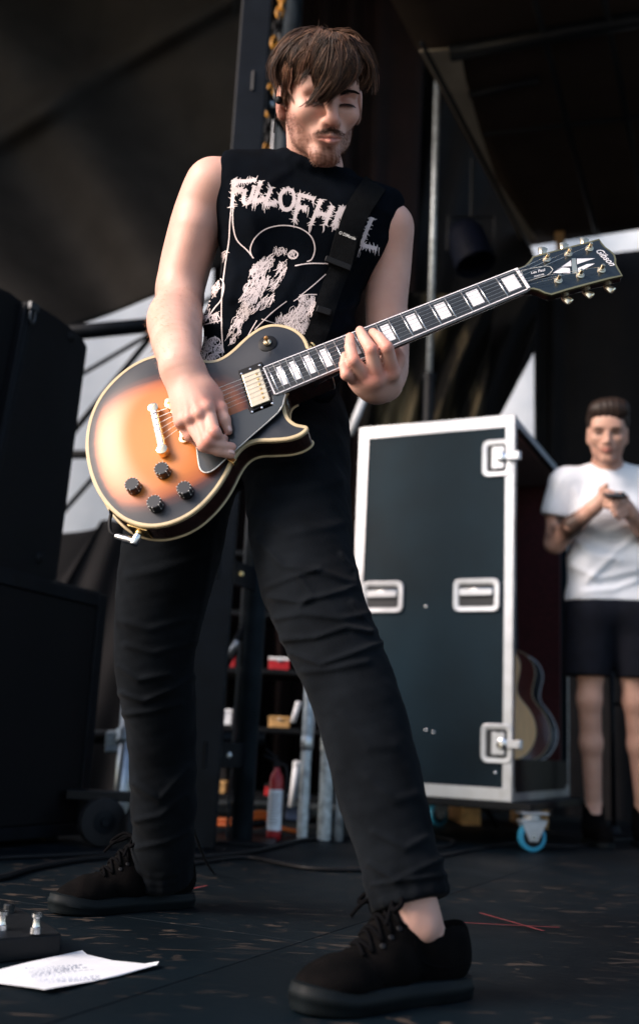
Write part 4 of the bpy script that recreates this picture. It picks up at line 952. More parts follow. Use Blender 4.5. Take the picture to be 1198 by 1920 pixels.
for i, (pp, bb) in enumerate(posts):
    c = Vector((*HPX(*pp), 0)); g = MB(); g.lathe(c, Z_, [(.0072,.0008),(.0072,.0024),(.0058,.0030),(.0046,.0034),(.0046,.0050),(.0032,.0056),(.0030,.0130),(.0024,.0140)], 16)
    tn = hbuild(g, 'tuner', M['brass'], gtr, auto=35); pw.append(hsE @ (c+Z_*.009))
    s = 1 if i < 3 else -1; d = Y_*s; base = Vector((c.x, c.y+d.y*.014, -.019))
    g = MB(); g.box(Vector((c.x, c.y+s*.004, -.021)), (.014,.022,.010)); hbuild(g, 'tuner_housing', M['brass'], tn, bevel=.002)
    tip = Vector((*HPX(*bb, -.019), -.019)); ax = (tip-base); ax.z = 0; ln = ax.length; ax.normalize(); px = Z_.cross(ax)
    g = MB(); g.tube([base, base+ax*(ln-.008)], .0022, 8)
    g.lathe(tip-ax*.010, ax, [(.0032,0),(.004,.001),(.0032,.002)], 10)
    prof = [(.0045,.0028,-.008),(.0062,.0032,-.004),(.0085,.0034,.006),(.0088,.0030,.008),(.0070,.0018,.0095)]
    vv, ff = [], []
    for w_, t_, h_ in prof: vv += [tip+ax*h_+px*(w_*math.cos(6.2832*k/8+.39))+Z_*(t_*1.5*math.sin(6.2832*k/8+.39)) for k in range(8)]
    ff = [(r_*8+k, r_*8+(k+1) % 8, (r_+1)*8+(k+1) % 8, (r_+1)*8+k) for r_ in range(4) for k in range(8)]+[tuple(range(8)), tuple(32+k for k in range(8))]
    g.add(vv, ff); hbuild(g, 'tuner_button', M['brass'], tn, auto=30)
# ---- hardware on the top
pgp = [(566,606),(572,650),(578,700),(584,735),(594,754),(612,763),(634,759),(660,742),(690,714),(745,664),(800,615),(850,571),(900,528),(950,482),(972,448),(980,415),(986,397),(924,404),(930,450),(828,490),(812,463),(720,500)]
pg = [Z3(*p, .010) for p in pgp]
gp_ = flat('pickguard', pg, .0080, .0105, M['pg'], bevel=.0006)
def bez(p): return [Vector((*q, 0)) for q in p]
pe = [Vector((*q, .0092)) for q in pg[:17]]; g = MB(); g.tube(smooth_open(pe, 2), .0012, 6); g.build('pickguard_edge', M['ply'], gp_, local=True, smooth=True)
g = MB(); c = L3(Z3(726,700,.004), .0045); dv = (L3(Z3(750,720))-L3(Z3(700,690))).normalized(); g.box(c, (.018,.008,.004), (dv, Z_.cross(dv), Z_)); g.box(c+dv*.010+Z_*-.004, (.004,.008,.012), (dv, Z_.cross(dv), Z_)); g.build('pickguard_bracket', M['gold'], gtr, local=True, bevel=.0006)
ringq = [Z3(*p, .006) for p in ((767,294),(878,250),(932,437),(824,490))]
rg = flat('pickup_ring', ringq, .003, .0105, M['black_plastic'], bevel=.0012)
cov = [Z3(*p, .012) for p in ((782,311),(869,277),(918,428),(829,463))]
cc = [L3(p, .0) for p in cov]; g = MB(); g.prism([p+Z_*.010 for p in cc], Z_*.0045); pk = g.build('pickup_cover', M['brass'], gtr, local=True, bevel=.0018, bseg=3)
for p in ((852,301),(859,326),(866,349),(872,371),(878,392),(884,412)):
    g = MB(); c = L3(Z3(*p, .0145), .0145); g.lathe(c, Z_, [(.0024,-.001),(.0024,.0008),(.0019,.0013)], 10); g.build('pole_screw', M['gold'], pk, local=True, auto=35)
for p in ((780,302),(866,262),(925,440),(831,480),(822,280),(876,460)):
    g = MB(); c = L3(Z3(*p, .0105), .0105); g.lathe(c, Z_, [(.0022,-.001),(.0022,.0006),(.0014,.0012)], 10); g.build('ring_screw', M['chrome'], rg, local=True, auto=35)
# bridge pickup, under the hand
bd_ = (L3(cov[3])-L3(cov[0])); ctr = Vector((.052, VE*.35, 0)); ux = Vector((bd_.y, -bd_.x, 0)).normalized(); uy = bd_.normalized()
g = MB(); g.box(ctr+Z_*.008, (.044,.088,.008), (ux, uy, Z_)); rg2 = g.build('pickup_ring', M['black_plastic'], gtr, local=True, bevel=.0012)
g = MB(); g.box(ctr+Z_*.012, (.036,.070,.008), (ux, uy, Z_)); g.build('pickup_cover', M['brass'], gtr, local=True, bevel=.0018)
# bridge and tailpiece
def bar(name, p0, p1, off, w_, h_, m, ext=0):
    a, b = L3(Z3(*p0, off), off), L3(Z3(*p1, off), off); d = (b-a).normalized(); px = Z_.cross(d); a -= d*ext; b += d*ext
    g = MB(); sec = [(w_/2,-h_/2),(w_/2,h_*.2),(w_*.28,h_/2),(-w_*.28,h_/2),(-w_/2,h_*.2),(-w_/2,-h_/2)]
    vv = [q+px*s[0]+Z_*s[1] for q in (a, b) for s in sec]; g.add(vv, [(k, (k+1) % 6, 6+(k+1) % 6, 6+k) for k in range(6)]+[tuple(range(6)), tuple(range(11, 5, -1))])
    return g.build(name, m, gtr, local=True, bevel=.0008), a, b, d
tb, ta, tbb, td = bar('tailpiece', (374,478), (412,648), .016, .0135, .012, M['chrome'])
for p in ((372,466), (413,660)):
    c = L3(Z3(*p, .016), 0); g = MB(); g.lathe(c, Z_, [(.0065,.003),(.0065,.008),(.0095,.009),(.0098,.018),(.0092,.0215),(.0078,.0222)], 20); g.box(c+Z_*.0222, (.013,.0016,.0012), ((X_*.7+Y_*.7).normalized(), (Y_*.7-X_*.7).normalized(), Z_)); g.build('tailpiece_stud', M['brass'], tb, local=True, auto=35)
bb, ba, bbb, bdv = bar('bridge', (446,446), (508,592), .014, .009, .008, M['gold'])
for p in ((443,436), (512,598)):
    c = L3(Z3(*p, .012), 0); g = MB(); g.lathe(c, Z_, [(.0045,.002),(.0045,.006),(.0085,.0065),(.0085,.0095),(.0050,.0100),(.0045,.019),(.0030,.0195)], 18); g.build('bridge_post', M['brass'], bb, local=True, auto=35)
sad = []; scr = []
for k in range(6):
    t = (k+.5)/6*.80+.10; c = ba.lerp(bbb, t)+Z_*.0048; sad.append(c+Z_*.0032); g = MB(); g.box(c, (.006,.0065,.006), (Z_.cross(bdv), bdv, Z_)); g.build('saddle', M['brass'], bb, local=True, bevel=.0008)
# strings (low E first, at the top edge)
gauge = [.00060,.00050,.00042,.00033,.00028,.00025]
order = [0,1,2,5,4,3]
for k in range(6):
    tl = ta.lerp(tbb, .10+.80*k/5.0)+Z_*.0066; sdl = sad[k]
    nu = across(NUT+.003, .80-1.60*k/5)+Z_*(FB+.0026); pe_ = pw[[0,1,2,5,4,3][k]]
    ps = [tl+Z_.cross(td)*.007*0, sdl, nu, pe_]
    g = MB(); g.tube(ps, gauge[k], 5); g.tube([tl-Z_*.0, tl-X_*.006-Z_*.003, tl-X_*.007-Z_*.010], gauge[k]*1.6, 5)
    g.build('string', M['string'], gtr, local=True, smooth=True)
# knobs
for p in ((410,750), (270,820), (372,900), (512,835)):
    c = L3(Z3(*p, .017), 0); z0 = arch(c.x, c.y); g = MB(); g.lathe(c, Z_, [(.0128,z0+.0012),(.0128,z0+.004),(.0122,z0+.0115),(.0118,z0+.0158),(.0108,z0+.0165)], 40); kb = g.build('knob', M['knob'], gtr, local=True, auto=35)
    g = MB()
    for k in range(11):
        a = R(-60+k*30); n_ = Vector((math.cos(a), math.sin(a), 0)); t_ = Z_.cross(n_)
        g.box(c+n_*.0127+Z_*(z0+.0058), (.0004,.0016,.0032), (n_, t_, Z_)); g.box(c+n_*.0112+Z_*(z0+.0166), (.0020,.0007,.0003), (n_, t_, Z_))
        g.box(c+n_*.0121+Z_*(z0+.0125), (.0004,.0007,.0045), (n_, t_, Z_))
    g.build('knob_number', M['ply'], kb, local=True)
# toggle switch
c = L3(Z3(904,162,.003), 0); z0 = arch(c.x, c.y)
g = MB(); g.lathe(c, Z_, [(.0165,z0),(.0165,z0+.0022),(.0150,z0+.0030)], 28); tg = g.build('toggle_plate', M['black_plastic'], gtr, local=True, auto=35)
g = MB(); g.lathe(c, Z_, [(.0072,z0+.003),(.0072,z0+.006),(.0058,z0+.0075),(.0045,z0+.0085)], 12); g.build('toggle_nut', M['brass'], tg, local=True, auto=30)
g = MB(); g.tube([c+Z_*(z0+.006), c+Z_*(z0+.018)-Y_*.004], [.0018,.0016], 8); g.build('toggle_lever', M['brass'], tg, local=True, smooth=True)
g = MB(); g.lathe(c+Z_*(z0+.016)-Y_*.0036, (Z_-Y_*.33), [(.0022,0),(.0036,.003),(.0038,.009),(.0026,.012)], 12); g.build('toggle_tip', mat('amber_tip', (.35,.16,.03), .3), tg, local=True, smooth=True)
for w_, s_ in (((-1,1),'RHYTHM'), ((1,-1),'TREBLE')): pass
# strap buttons, jack plate
c = L3(UV(583, 640), -.018); ic = min(range(NE), key=lambda i: (edge[i]-Vector((c.x, c.y, 0))).length); nrm_ = (edge[ic]-Vector((.10, VE, 0))).normalized()
g = MB(); g.lathe(edge[ic]+Z_*-.022, nrm_, [(.0035,-.001),(.0035,.006),(.0075,.008),(.0075,.011),(.003,.013)], 14); g.build('strap_button', M['gold'], gtr, local=True, auto=35); BUT = GM @ (edge[ic]+Z_*-.022+nrm_*.006)
ij = min(range(NE), key=lambda i: (edge[i]-Vector((*Z3(286,1010), 0))).length); jn = Vector((-(edge[ij+1]-edge[ij-1]).y, (edge[ij+1]-edge[ij-1]).x, 0)).normalized()*-SGN; jt = (edge[ij+1]-edge[ij-1]).normalized()
g = MB(); g.box(edge[ij]+Z_*-.022+jn*.0012, (.036,.0024,.030), (jt, jn, Z_)); g.lathe(edge[ij]+Z_*-.022+jn*.002, jn, [(.0068,0),(.0068,.004),(.0052,.006)], 12); g.build('jack_plate', M['gold'], gtr, local=True, bevel=.0006)
JACK = GM @ (edge[ij]+Z_*-.022+jn*.008); JN = (GM.to_3x3() @ jn).normalized(); JT = (GM.to_3x3() @ jt).normalized()

# ---- cable with angled plug
cb = thing('instrument_cable', JACK, 'black instrument cable with silver angled plug in the bottom of the guitar', 'cable')
g = MB(); g.lathe(JACK-JN*.004, JN, [(.0055,0),(.0055,.006),(.0072,.007),(.0072,.020),(.006,.022)], 14)
side_ = -JT if (JT.dot(CR) > 0) else JT
pb = JACK+JN*.012; g.lathe(pb, side_, [(.0062,0),(.0062,.012),(.0070,.0125),(.0070,.020),(.0056,.021),(.0050,.034),(.0040,.036)], 14); g.build('plug', M['chrome'], cb, auto=35)
e0 = pb+side_*.034
g = MB(); g.tube(spline([e0, e0+side_*.012+CU*.006, e0+side_*.014+CU*.030+FW*.012, e0+side_*.006+CU*.050+FW*.05, P(330, 960, 1.99)-FW*.10+FW*.16, P(330, 900, 2.14), P(310, 1150, 2.18), P(350, 1500, 2.3), G(400, 1640)+Vector((0,0,.005)), G(420, 1612)+Vector((0,0,.005))], 60), .0032, 8); g.build('cable', M['cable'], cb, smooth=True)

# ---- strap
def shirt_at(px, py, lift=.004):
    h = shirt_bvh.ray_cast(C0, ray(px, py)); return (h[0], h[1]) if h[0] else (None, None)
st = thing('guitar_strap', P(640, 500, 1.93), 'black nylon guitar strap with plastic buckle across the printed shirt', 'strap')
def strap_run(pts, wpx, lift, n=24, th=.0022):
    rows = []
    q = spline([Vector((x, y, 0)) for x, y in pts], n)
    for i, p in enumerate(q):
        t = (q[min(i+1, n-1)]-q[max(i-1, 0)]).normalized(); s = Vector((-t.y, t.x, 0)); row = []; w_ = wpx[0]+(wpx[1]-wpx[0])*i/(n-1)
        for k in (-1, -.5, 0, .5, 1):
            h, nn_ = shirt_at(p.x+s.x*w_*k/2, p.y+s.y*w_*k/2)
            row.append((h, nn_))
        ok = [r_ for r_ in row if r_[0] is not None]
        if not ok: continue
        zc = min((r_[0]-C0).dot(FW) for r_ in ok)-lift
        m_ = [P(p.x+s.x*w_*k/2, p.y+s.y*w_*k/2, (r_[0]-C0).dot(FW)*.5+(zc+lift)*.5-lift if r_[0] is not None else zc) for k, r_ in zip((-1,-.5,0,.5,1), row)]
        rows.append(m_)
    g = MB(); n = len(rows); vv = [p for r_ in rows for p in r_]+[p+FW*th for r_ in rows for p in r_]; o = n*5; ff = []
    for i in range(n-1):
        for k in range(4): a = i*5+k; ff += [(a, a+1, a+6, a+5), (o+a, o+a+5, o+a+6, o+a+1)]
        ff += [(i*5, i*5+5, o+i*5+5, o+i*5), (i*5+4, o+i*5+4, o+i*5+9, i*5+9)]
    ff += [(0,1,o+1,o), (1,2,o+2,o+1), (2,3,o+3,o+2), (3,4,o+4,o+3)]
    g.add(vv, ff); return g, rows
g, rw = strap_run([(704,342),(688,366),(671,394),(659,424),(652,455),(645,485)], (46,46), .006); g.build('webbing', M['webbing'], st, auto=50)
g, rw2 = strap_run([(652,470),(636,505),(622,540),(612,570),(603,600),(594,625),(584,650)], (38,40), .009, 26); g.build('webbing', M['webbing'], st, auto=50)
bt = rw2[-1]; g = MB(); g.prism([bt[0], bt[4], BUT+CR*.012-FW*.004, BUT-CR*.012-FW*.004], FW*.003); g.build('webbing', M['webbing'], st)
def plate(pts, lift, th, m, name, par, rad=0, **k):
    zc = min((shirt_at(*p)[0]-C0).dot(FW) for p in pts if shirt_at(*p)[0] is not None)-lift
    g = MB(); g.prism([P(x, y, zc) for x, y in pts], FW*th); return g.build(name, m, par, **k)
bk = plate([(631,428),(672,444),(660,500),(616,484)], .014, .006, M['webbing'], 'keeper', st, bevel=.0012)
plate([(612,478),(660,497),(656,508),(608,489)], .017, .009, M['black_plastic'], 'buckle', st, bevel=.002)
plate([(596,572),(622,580),(618,592),(592,584)], .016, .006, M['black_plastic'], 'slider', st, bevel=.0015)
zc = min((shirt_at(*p)[0]-C0).dot(FW) for p in [(631,428),(672,444)])-.0150
me = text_mesh('O DiMarzio', .010, 0, .0002); a, b = P(636, 436, zc), P(667, 448, zc); Xd = (b-a).normalized(); Yd = (-FW).cross(Xd)*1; wdt = max(v.co.x for v in me.vertices)-min(v.co.x for v in me.vertices); s = (b-a).length/wdt; c = (a+b)/2
me.transform(Matrix(((Xd.x*s, Yd.x*s*1.2, -FW.x, c.x), (Xd.y*s, Yd.y*s*1.2, -FW.y, c.y), (Xd.z*s, Yd.z*s*1.2, -FW.z, c.z), (0,0,0,1)))); mesh_obj('lettering', me, M['ply'], st)
# ================================================================== PRINT ON THE SHIRT (cream ink lying on the cloth)
Z2 = lambda x, y: (270+x/2.2604, 260+y/2.2604)
prn = random.Random(5)
def ink(g, pts, w0, w1=None, step=3.0, taper=False):
    """a brush stroke through spots of the photograph, laid on the cloth"""
    w1 = w0 if w1 is None else w1
    q = [Vector((*Z2(*p), 0)) for p in pts]; L = sum((a-b).length for a, b in zip(q, q[1:])); n = max(3, int(L/step)+1); q = spline(q, n)
    rows = []
    for i, p in enumerate(q):
        t = (q[min(i+1, n-1)]-q[max(i-1, 0)]); t = t.normalized() if t.length > 1e-6 else Vector((1,0,0)); s = Vector((-t.y, t.x, 0)); w = (w0+(w1-w0)*i/(n-1))/2.2604
        if taper and i == n-1: w = .15
        e = []
        for k in (-.5, .5):
            h, nn_ = shirt_at(p.x+s.x*w*k, p.y+s.y*w*k)
            e.append(h+nn_*.0011 if h is not None else None)
        if None in e: 
            if len(rows) > 1: break
            rows = []; continue
        rows.append(e)
    if len(rows) < 2: return
    vv = [p for r_ in rows for p in r_]; g.add(vv, [(2*i, 2*i+1, 2*i+3, 2*i+2) for i in range(len(rows)-1)])
def spiky(g, strokes, w=17, drip=.6):
    for pts in strokes:
        ink(g, pts, w, w*.8)
        q = spline([Vector((*p, 0)) for p in pts], 14)
        for i, p in enumerate(q):
            t = (q[min(i+1, 13)]-q[max(i-1, 0)]).normalized(); s = Vector((-t.y, t.x, 0))
            for k in (-1, 1):
                if prn.random() < .72:
                    L = prn.uniform(8, 20); d = s*k*prn.uniform(.5, 1)+t*prn.uniform(-.8, .8)+Vector((0, .25, 0)); d.normalize(); a = p+s*k*w*.3
                    ink(g, [(a.x, a.y), ((a+d*L*.5).x+prn.uniform(-2,2), (a+d*L*.5).y), ((a+d*L).x, (a+d*L).y)], 5, 1.2, 2.0)
        e = q[-1] if q[-1].y > q[0].y else q[0]
        for k in range(3):
            if prn.random() < drip: x = e.x+prn.uniform(-10, 10); ink(g, [(x, e.y-4), (x+prn.uniform(-4, 2), e.y+16), (x-prn.uniform(0, 8), e.y+prn.uniform(24, 40))], 5, 1.0, 2.5)
letters = [[[(388,172),(380,230),(374,292)], [(382,180),(425,182),(478,176)], [(380,222),(420,216)]],
 [[(428,215),(424,268),(446,270),(470,200)]], [[(496,180),(482,225),(468,268)], [(468,268),(500,262),(512,250)]], [[(540,205),(528,240),(515,278)], [(515,278),(545,276),(562,262)]],
 [[(600,214),(578,245),(585,292),(612,302),(635,270),(630,225),(602,214)]], [[(662,232),(650,290),(636,352)], [(660,240),(700,250),(722,262)], [(650,290),(690,296)]],
 [[(752,258),(730,310),(706,368)], [(800,285),(782,325),(768,368)], [(728,316),(782,326)]], [[(838,290),(818,330),(806,370)], [(832,298),(850,302)], [(820,330),(842,332)], [(806,368),(830,372)]],
 [[(966,334),(944,385),(922,445)], [(918,446),(950,458),(986,466)]]]
for ls in letters:
    g = MB(); spiky(g, ls); 
    if g.v: tag(g.build('printed_letter', M['print'], shirt), kind='stuff')
g = MB()
for pts, w in (([(372,292),(366,360),(362,430),(346,540),(334,640),(330,760),(336,900)], 5), ([(378,300),(380,370),(396,430),(440,475),(466,508)], 5), ([(462,506),(452,470),(472,420),(520,382),(590,368),(660,380),(708,415),(724,465),(712,510),(690,522)], 5), ([(640,540),(700,530),(780,530)], 5),
 ([(770,575),(720,620),(656,672)], 4), ([(604,690),(540,740),(470,810)], 4), ([(480,770),(440,840),(415,900)], 4), ([(500,765),(560,785)], 3.5), ([(232,795),(290,780),(332,772)], 4), ([(634,690),(680,664),(732,662)], 4)): ink(g, pts, w)
def patch(c, ax, ay, n, w, curve=8, seed=0):   # a clump of drapery strokes: plain hatching, no picture
    r_ = random.Random(seed); ax, ay = Vector(ax), Vector(ay)
    for i in range(int(n*1.7)):
        u, v = r_.uniform(-1, 1), r_.uniform(-1, 1)
        if u*u+v*v > 1.05: continue
        p = Vector(c)+ax*u+ay*v; d = (ay.normalized()*r_.uniform(.6, 1)+ax.normalized()*r_.uniform(-.5, .5))*r_.uniform(8, 24)
        k = Vector((r_.uniform(-curve, curve), r_.uniform(-curve, curve)))
        ink(g, [tuple(p-d), tuple(p+k), tuple(p+d)], r_.uniform(w*.25, w*.58), r_.uniform(.8, w*.35), 3)
patch((575,478), (26,0), (0,10), 22, 7, seed=1); patch((500,545), (44,-14), (-20,40), 70, 9, seed=2); patch((470,640), (52,-14), (-22,62), 120, 10, seed=3); patch((570,580), (18,8), (-28,60), 50, 7, seed=4)
patch((420,740), (40,-10), (-22,50), 70, 8, seed=5); patch((385,820), (22,0), (-18,50), 40, 7, seed=6); patch((510,700), (44,-20), (-14,26), 40, 7, seed=7)
ink(g, [(612,490),(632,474),(652,490),(640,508),(618,504),(612,490)], 7)
patch((632,491), (10,0), (0,8), 10, 7, seed=8)
patch((330,505), (22,0), (-10,22), 24, 6, seed=9); ink(g, [(268,660),(285,610),(320,592),(340,620),(330,680),(300,720),(262,775)], 5); patch((292,640), (28,0), (-14,36), 44, 7, seed=10); patch((255,740), (20,0), (-8,46), 36, 8, seed=11); patch((305,760), (22,0), (0,16), 18, 6, seed=12)
for c, r_ in (((255,850),24), ((300,862),26), ((268,890),24), ((318,895),20), ((250,925),26), ((300,930),24)):
    ink(g, [(c[0]+r_*math.cos(a*.785), c[1]+r_*.7*math.sin(a*.785)) for a in range(9)], 5); patch(c, (r_*.75,0), (0,r_*.5), 14, 9, seed=int(c[0]))
patch((665,740), (60,-8), (-14,34), 90, 8, seed=20); patch((640,800), (50,0), (-6,30), 60, 7, seed=21); patch((690,690), (34,0), (0,18), 34, 7, seed=22); patch((590,765), (36,-6), (0,10), 20, 6, seed=23); patch((690,800), (28,0), (0,30), 30, 6, seed=24); patch((820,610), (6,0), (-3,10), 5, 4, seed=25); patch((900,487), (9,0), (-3,10), 6, 4, seed=26)
tag(g.build('printed_drawing', M['print'], shirt), kind='stuff')
# ================================================================== ROAD CASE
Q = P(958, 1503, 3.85)
DL, DB, UPV = Vector((-.905,.425,0)).normalized(), Vector((.425,.905,0)).normalized(), Vector((0,0,1))
FN = -DB                                    # the front panel looks this way
def FP(px, py, off=0): return onplane(px, py, Q+FN*off, FN)
def solve(fn, lo, hi, target, axis):
    for _ in range(50):
        m = (lo+hi)/2; v = fn(m)-np.array(0)
        X = np.array([fn(m)], np.float32); a = project(X)[axis][0]
        if (a < target) == (axis == 1): hi = m
        else: lo = m
    return (lo+hi)/2
CH = FP(953, 779).z-Q.z; CWD = (FP(660, 1090)-FP(957, 1090)).dot(DL); CD = 1.05
case = thing('road_case', (Q+DL*CWD/2+DB*CD/2).xy.to_3d(), 'tall dark green road case with metal edges, open at its right side', 'road case')
M['case'] = mat('case_laminate', (.0068,.0175,.0250), .6, spec=.12, var=.45, scale=1.7, bump=.25, bscale=300, rvar=.1)
def cpt(l, b, z): return Q+DL*l+DB*b+UPV*z
def cbox(name, l0, l1, b0, b1, z0, z1, m, par=case, **k):
    g = MB(); g.box(cpt((l0+l1)/2, (b0+b1)/2, (z0+z1)/2), (abs(l1-l0), abs(b1-b0), abs(z1-z0)), (DL, DB, UPV)); return g.build(name, m, par, **k)
t = .012
front = cbox('front_panel', .004, CWD-.004, .003, .003+t, .004, CH-.004, M['case'], bevel=.001)
cbox('back_panel', .004, CWD-.004, CD-.003-t, CD-.003, .004, CH-.004, M['case'])
cbox('left_panel', CWD-.003-t, CWD-.003, .003+t+.001, CD-.004-t, .004, CH-.004, M['case'])
cbox('top_panel', .004, CWD-.004-t, .003+t+.001, CD-.004-t, CH-.003-t, CH-.003, M['case'])
cbox('bottom_panel', .004, CWD-.004-t, .003+t+.001, CD-.004-t, .003, .003+t, M['case'])
cbox('lip', .004, .016, .020, CD-.020, .018, .155, M['black_paint'], bevel=.002)
cbox('lining', .03, CWD-.018, CD-.045, CD-.020, .02, CH-.02, M['maroon']); cbox('lining', CWD-.040, CWD-.018, .02, CD-.05, .02, CH-.02, M['maroon']); cbox('lining', .03, CWD-.042, .018, .030, .02, CH-.02, M['maroon']); cbox('lining', .03, CWD-.042, .032, CD-.05, CH-.035, CH-.017, M['maroon'])
cbox('lining', .03, CWD-.042, .032, CD-.05, .017, .14, M['black_rubber'])
# metal edges: two flanges each
ew = .040
def edge_trim(l, b, z, name='edge_trim'):
    pass
def trim(p0, p1, f1, f2, w=ew, th=.0022):   # flanges run along p0-p1, spread along f1 and f2
    d = (p1-p0); g = MB(); o = (-f1-f2)*th
    for f, n_ in ((f1, f2), (f2, f1)):
        a = p0-n_*th; g.add([a, a+d, a+d+f*w, a+f*w, a-n_*.0, a+d-n_*.0, a+d+f*w, a+f*w][:4]+[q+n_*th*.9 for q in (a, a+d, a+d+f*w, a+f*w)], [(0,1,2,3),(7,6,5,4),(0,4,5,1),(1,5,6,2),(2,6,7,3),(3,7,4,0)])
    return g.build('edge_trim', M['alu'], case, bevel=.0006)
c_ = cpt
trim(c_(0,0,ew), c_(0,0,CH-ew), DL, DB, .034); trim(c_(CWD,0,ew), c_(CWD,0,CH-ew), -DL, DB); trim(c_(ew,0,CH), c_(CWD-ew,0,CH), -UPV, DB, .048); trim(c_(ew,0,0), c_(CWD-ew,0,0), UPV, DB, .046)
trim(c_(0,ew,CH), c_(0,CD-ew,CH), DL, -UPV, .030); trim(c_(0,CD,ew), c_(0,CD,CH-ew), DL, -DB, .03); trim(c_(CWD,CD,ew), c_(CWD,CD,CH-ew), -DL, -DB); trim(c_(CWD,ew,CH), c_(CWD,CD-ew,CH), -DL, -UPV)
trim(c_(ew,CD,CH), c_(CWD-ew,CD,CH), -UPV, -DB); trim(c_(0,ew,0), c_(0,CD-ew,0), DL, UPV, .03)
for l, b, z in ((0,0,0),(CWD,0,0),(0,0,CH),(CWD,0,CH),(0,CD,CH),(CWD,CD,CH),(0,CD,0),(CWD,CD,0)):
    sl, sb, sz = (1 if l == 0 else -1), (1 if b == 0 else -1), (1 if z == 0 else -1)
    g = MB(); o = cpt(l, b, z)-DL*sl*.003-DB*sb*.003-UPV*sz*.003
    g.box(o+(DL*sl+DB*sb*.15+UPV*sz)*.025, (.050,.0075,.050), (DL, DB, UPV)); g.box(o+(DL*sl*.15+DB*sb+UPV*sz)*.025, (.0075,.050,.050), (DL, DB, UPV)); g.box(o+(DL*sl+DB*sb+UPV*sz*.15)*.025, (.050,.050,.0075), (DL, DB, UPV))
    g.build('corner', M['alu'], case, bevel=.002)
# rivets along the trims
rg_ = MB()
for k in range(16):
    for z in (.024, CH-.024): rg_.lathe(cpt(.06+(CWD-.12)*k/15, -.0003, z), FN, [(.0045,0),(.0035,.0016),(.001,.0022)], 8)
for k in range(26):
    for l in (.018, CWD-.020): rg_.lathe(cpt(l, -.0003, .06+(CH-.12)*k/25), FN, [(.0045,0),(.0035,.0016),(.001,.0022)], 8)
tag(rg_.build('rivet', M['alu'], case), kind='stuff')
X2 = -DL
def dish(cx0, cy0, cx1, cy1, name):
    a, b = FP(cx0, cy0), FP(cx1, cy1); c = (a+b)/2+FN*.004; w = abs((b-a).dot(X2)); h = abs((b-a).z); rim = .018
    o_, i_ = rect(c, w, h, .026, X2, UPV, 6), rect(c, w-2*rim, h-2*rim, .014, X2, UPV, 6); n = len(o_); g = MB()
    lay = [[p-FN*.004 for p in o_], [p+FN*.0015 for p in o_], [p+FN*.003 for p in rect(c, w-.006, h-.006, .024, X2, UPV, 6)], [p+FN*.002 for p in i_], [p-FN*.0035 for p in i_]]
    for A, B_ in zip(lay, lay[1:]): g.add(A+B_, [(k, (k+1) % n, n+(k+1) % n, n+k) for k in range(n)])
    g.add(lay[-1], [tuple(range(n))]); d = g.build(name, M['alu'], case, auto=40); return d, c, w, h
M['recess'] = mat('dark_recess', (.02,.022,.024), .6)
for q in ((680,1091,755,1149), (851,1086,936,1147)):
    d, c, w, h = dish(*q, 'handle_dish')
    g = MB(); g.prism([p-FN*.0028 for p in rect(c, w-.044, h-.044, .010, X2, UPV, 5)], FN*.0012); g.build('recess_plate', M['recess'], d)
    g = MB(); g.prism([p+FN*.001 for p in rect(c+UPV*.010, w-.050, .026, .008, X2, UPV, 5)], FN*.009); g.build('handle_bar', M['alu'], d, bevel=.003)
    g = MB(); g.tube([c+X2*(w/2-.022)+UPV*.024, c-X2*(w/2-.022)+UPV*.024], .004, 8); g.build('hinge_pin', M['chrome'], d, smooth=True)
    rg_ = MB()
    for sx in (-1,1):
        for sy in (-1,1): rg_.lathe(c+X2*sx*(w/2-.009)+UPV*sy*(h/2-.009)+FN*.0026, FN, [(.0045,0),(.003,.0018),(.001,.002)], 8)
    tag(rg_.build('rivet', M['alu'], d), kind='stuff')
for q in ((905,827,958,892), (902,1356,960,1433)):
    d, c, w, h = dish(*q, 'latch_dish')
    g = MB(); g.prism([p-FN*.0028 for p in rect(c, w-.040, h-.040, .010, X2, UPV, 5)], FN*.0012); g.build('recess_plate', M['recess'], d)
    e = c+X2*(w*.16); g = MB(); g.prism([p for p in rect(e-X2*.012, .050, h-.062, .006, X2, UPV, 5)], FN*.008); g.build('latch_plate', M['alu'], d, bevel=.002)
    g = MB(); g.lathe(e+X2*.004+FN*.006, FN, [(.022,0),(.022,.008),(.016,.012)], 18); g.box(e+X2*.004+FN*.020, (.030,.006,.018), (UPV, X2, FN)); g.build('butterfly', M['chrome'], d, bevel=.001)
    g = MB(); g.box(e+X2*.048+FN*.010, (.045,.030,.022), (X2, UPV, FN)); g.lathe(e+X2*.070+FN*.010, UPV, [(.012,-.017),(.0125,-.015),(.0125,.015),(.012,.017)], 14); g.build('latch_hook', M['alu'], d, bevel=.003)
    g = MB()
    for sy in (-1, 1): g.box(e-X2*.010+UPV*sy*(h/2-.028)+FN*.004, (.018,.010,.010), (X2, UPV, FN))
    g.build('latch_stop', M['recess'], d, bevel=.001)
for px, py in ((798,1137), (928,1449), (798,1369), (812,1373)):
    c = FP(px, py)+FN*-.003; g = MB(); g.lathe(c, FN, [(.007,0),(.006,.003),(.002,.0045)], 10); g.build('bolt', M['chrome'], case, smooth=True)
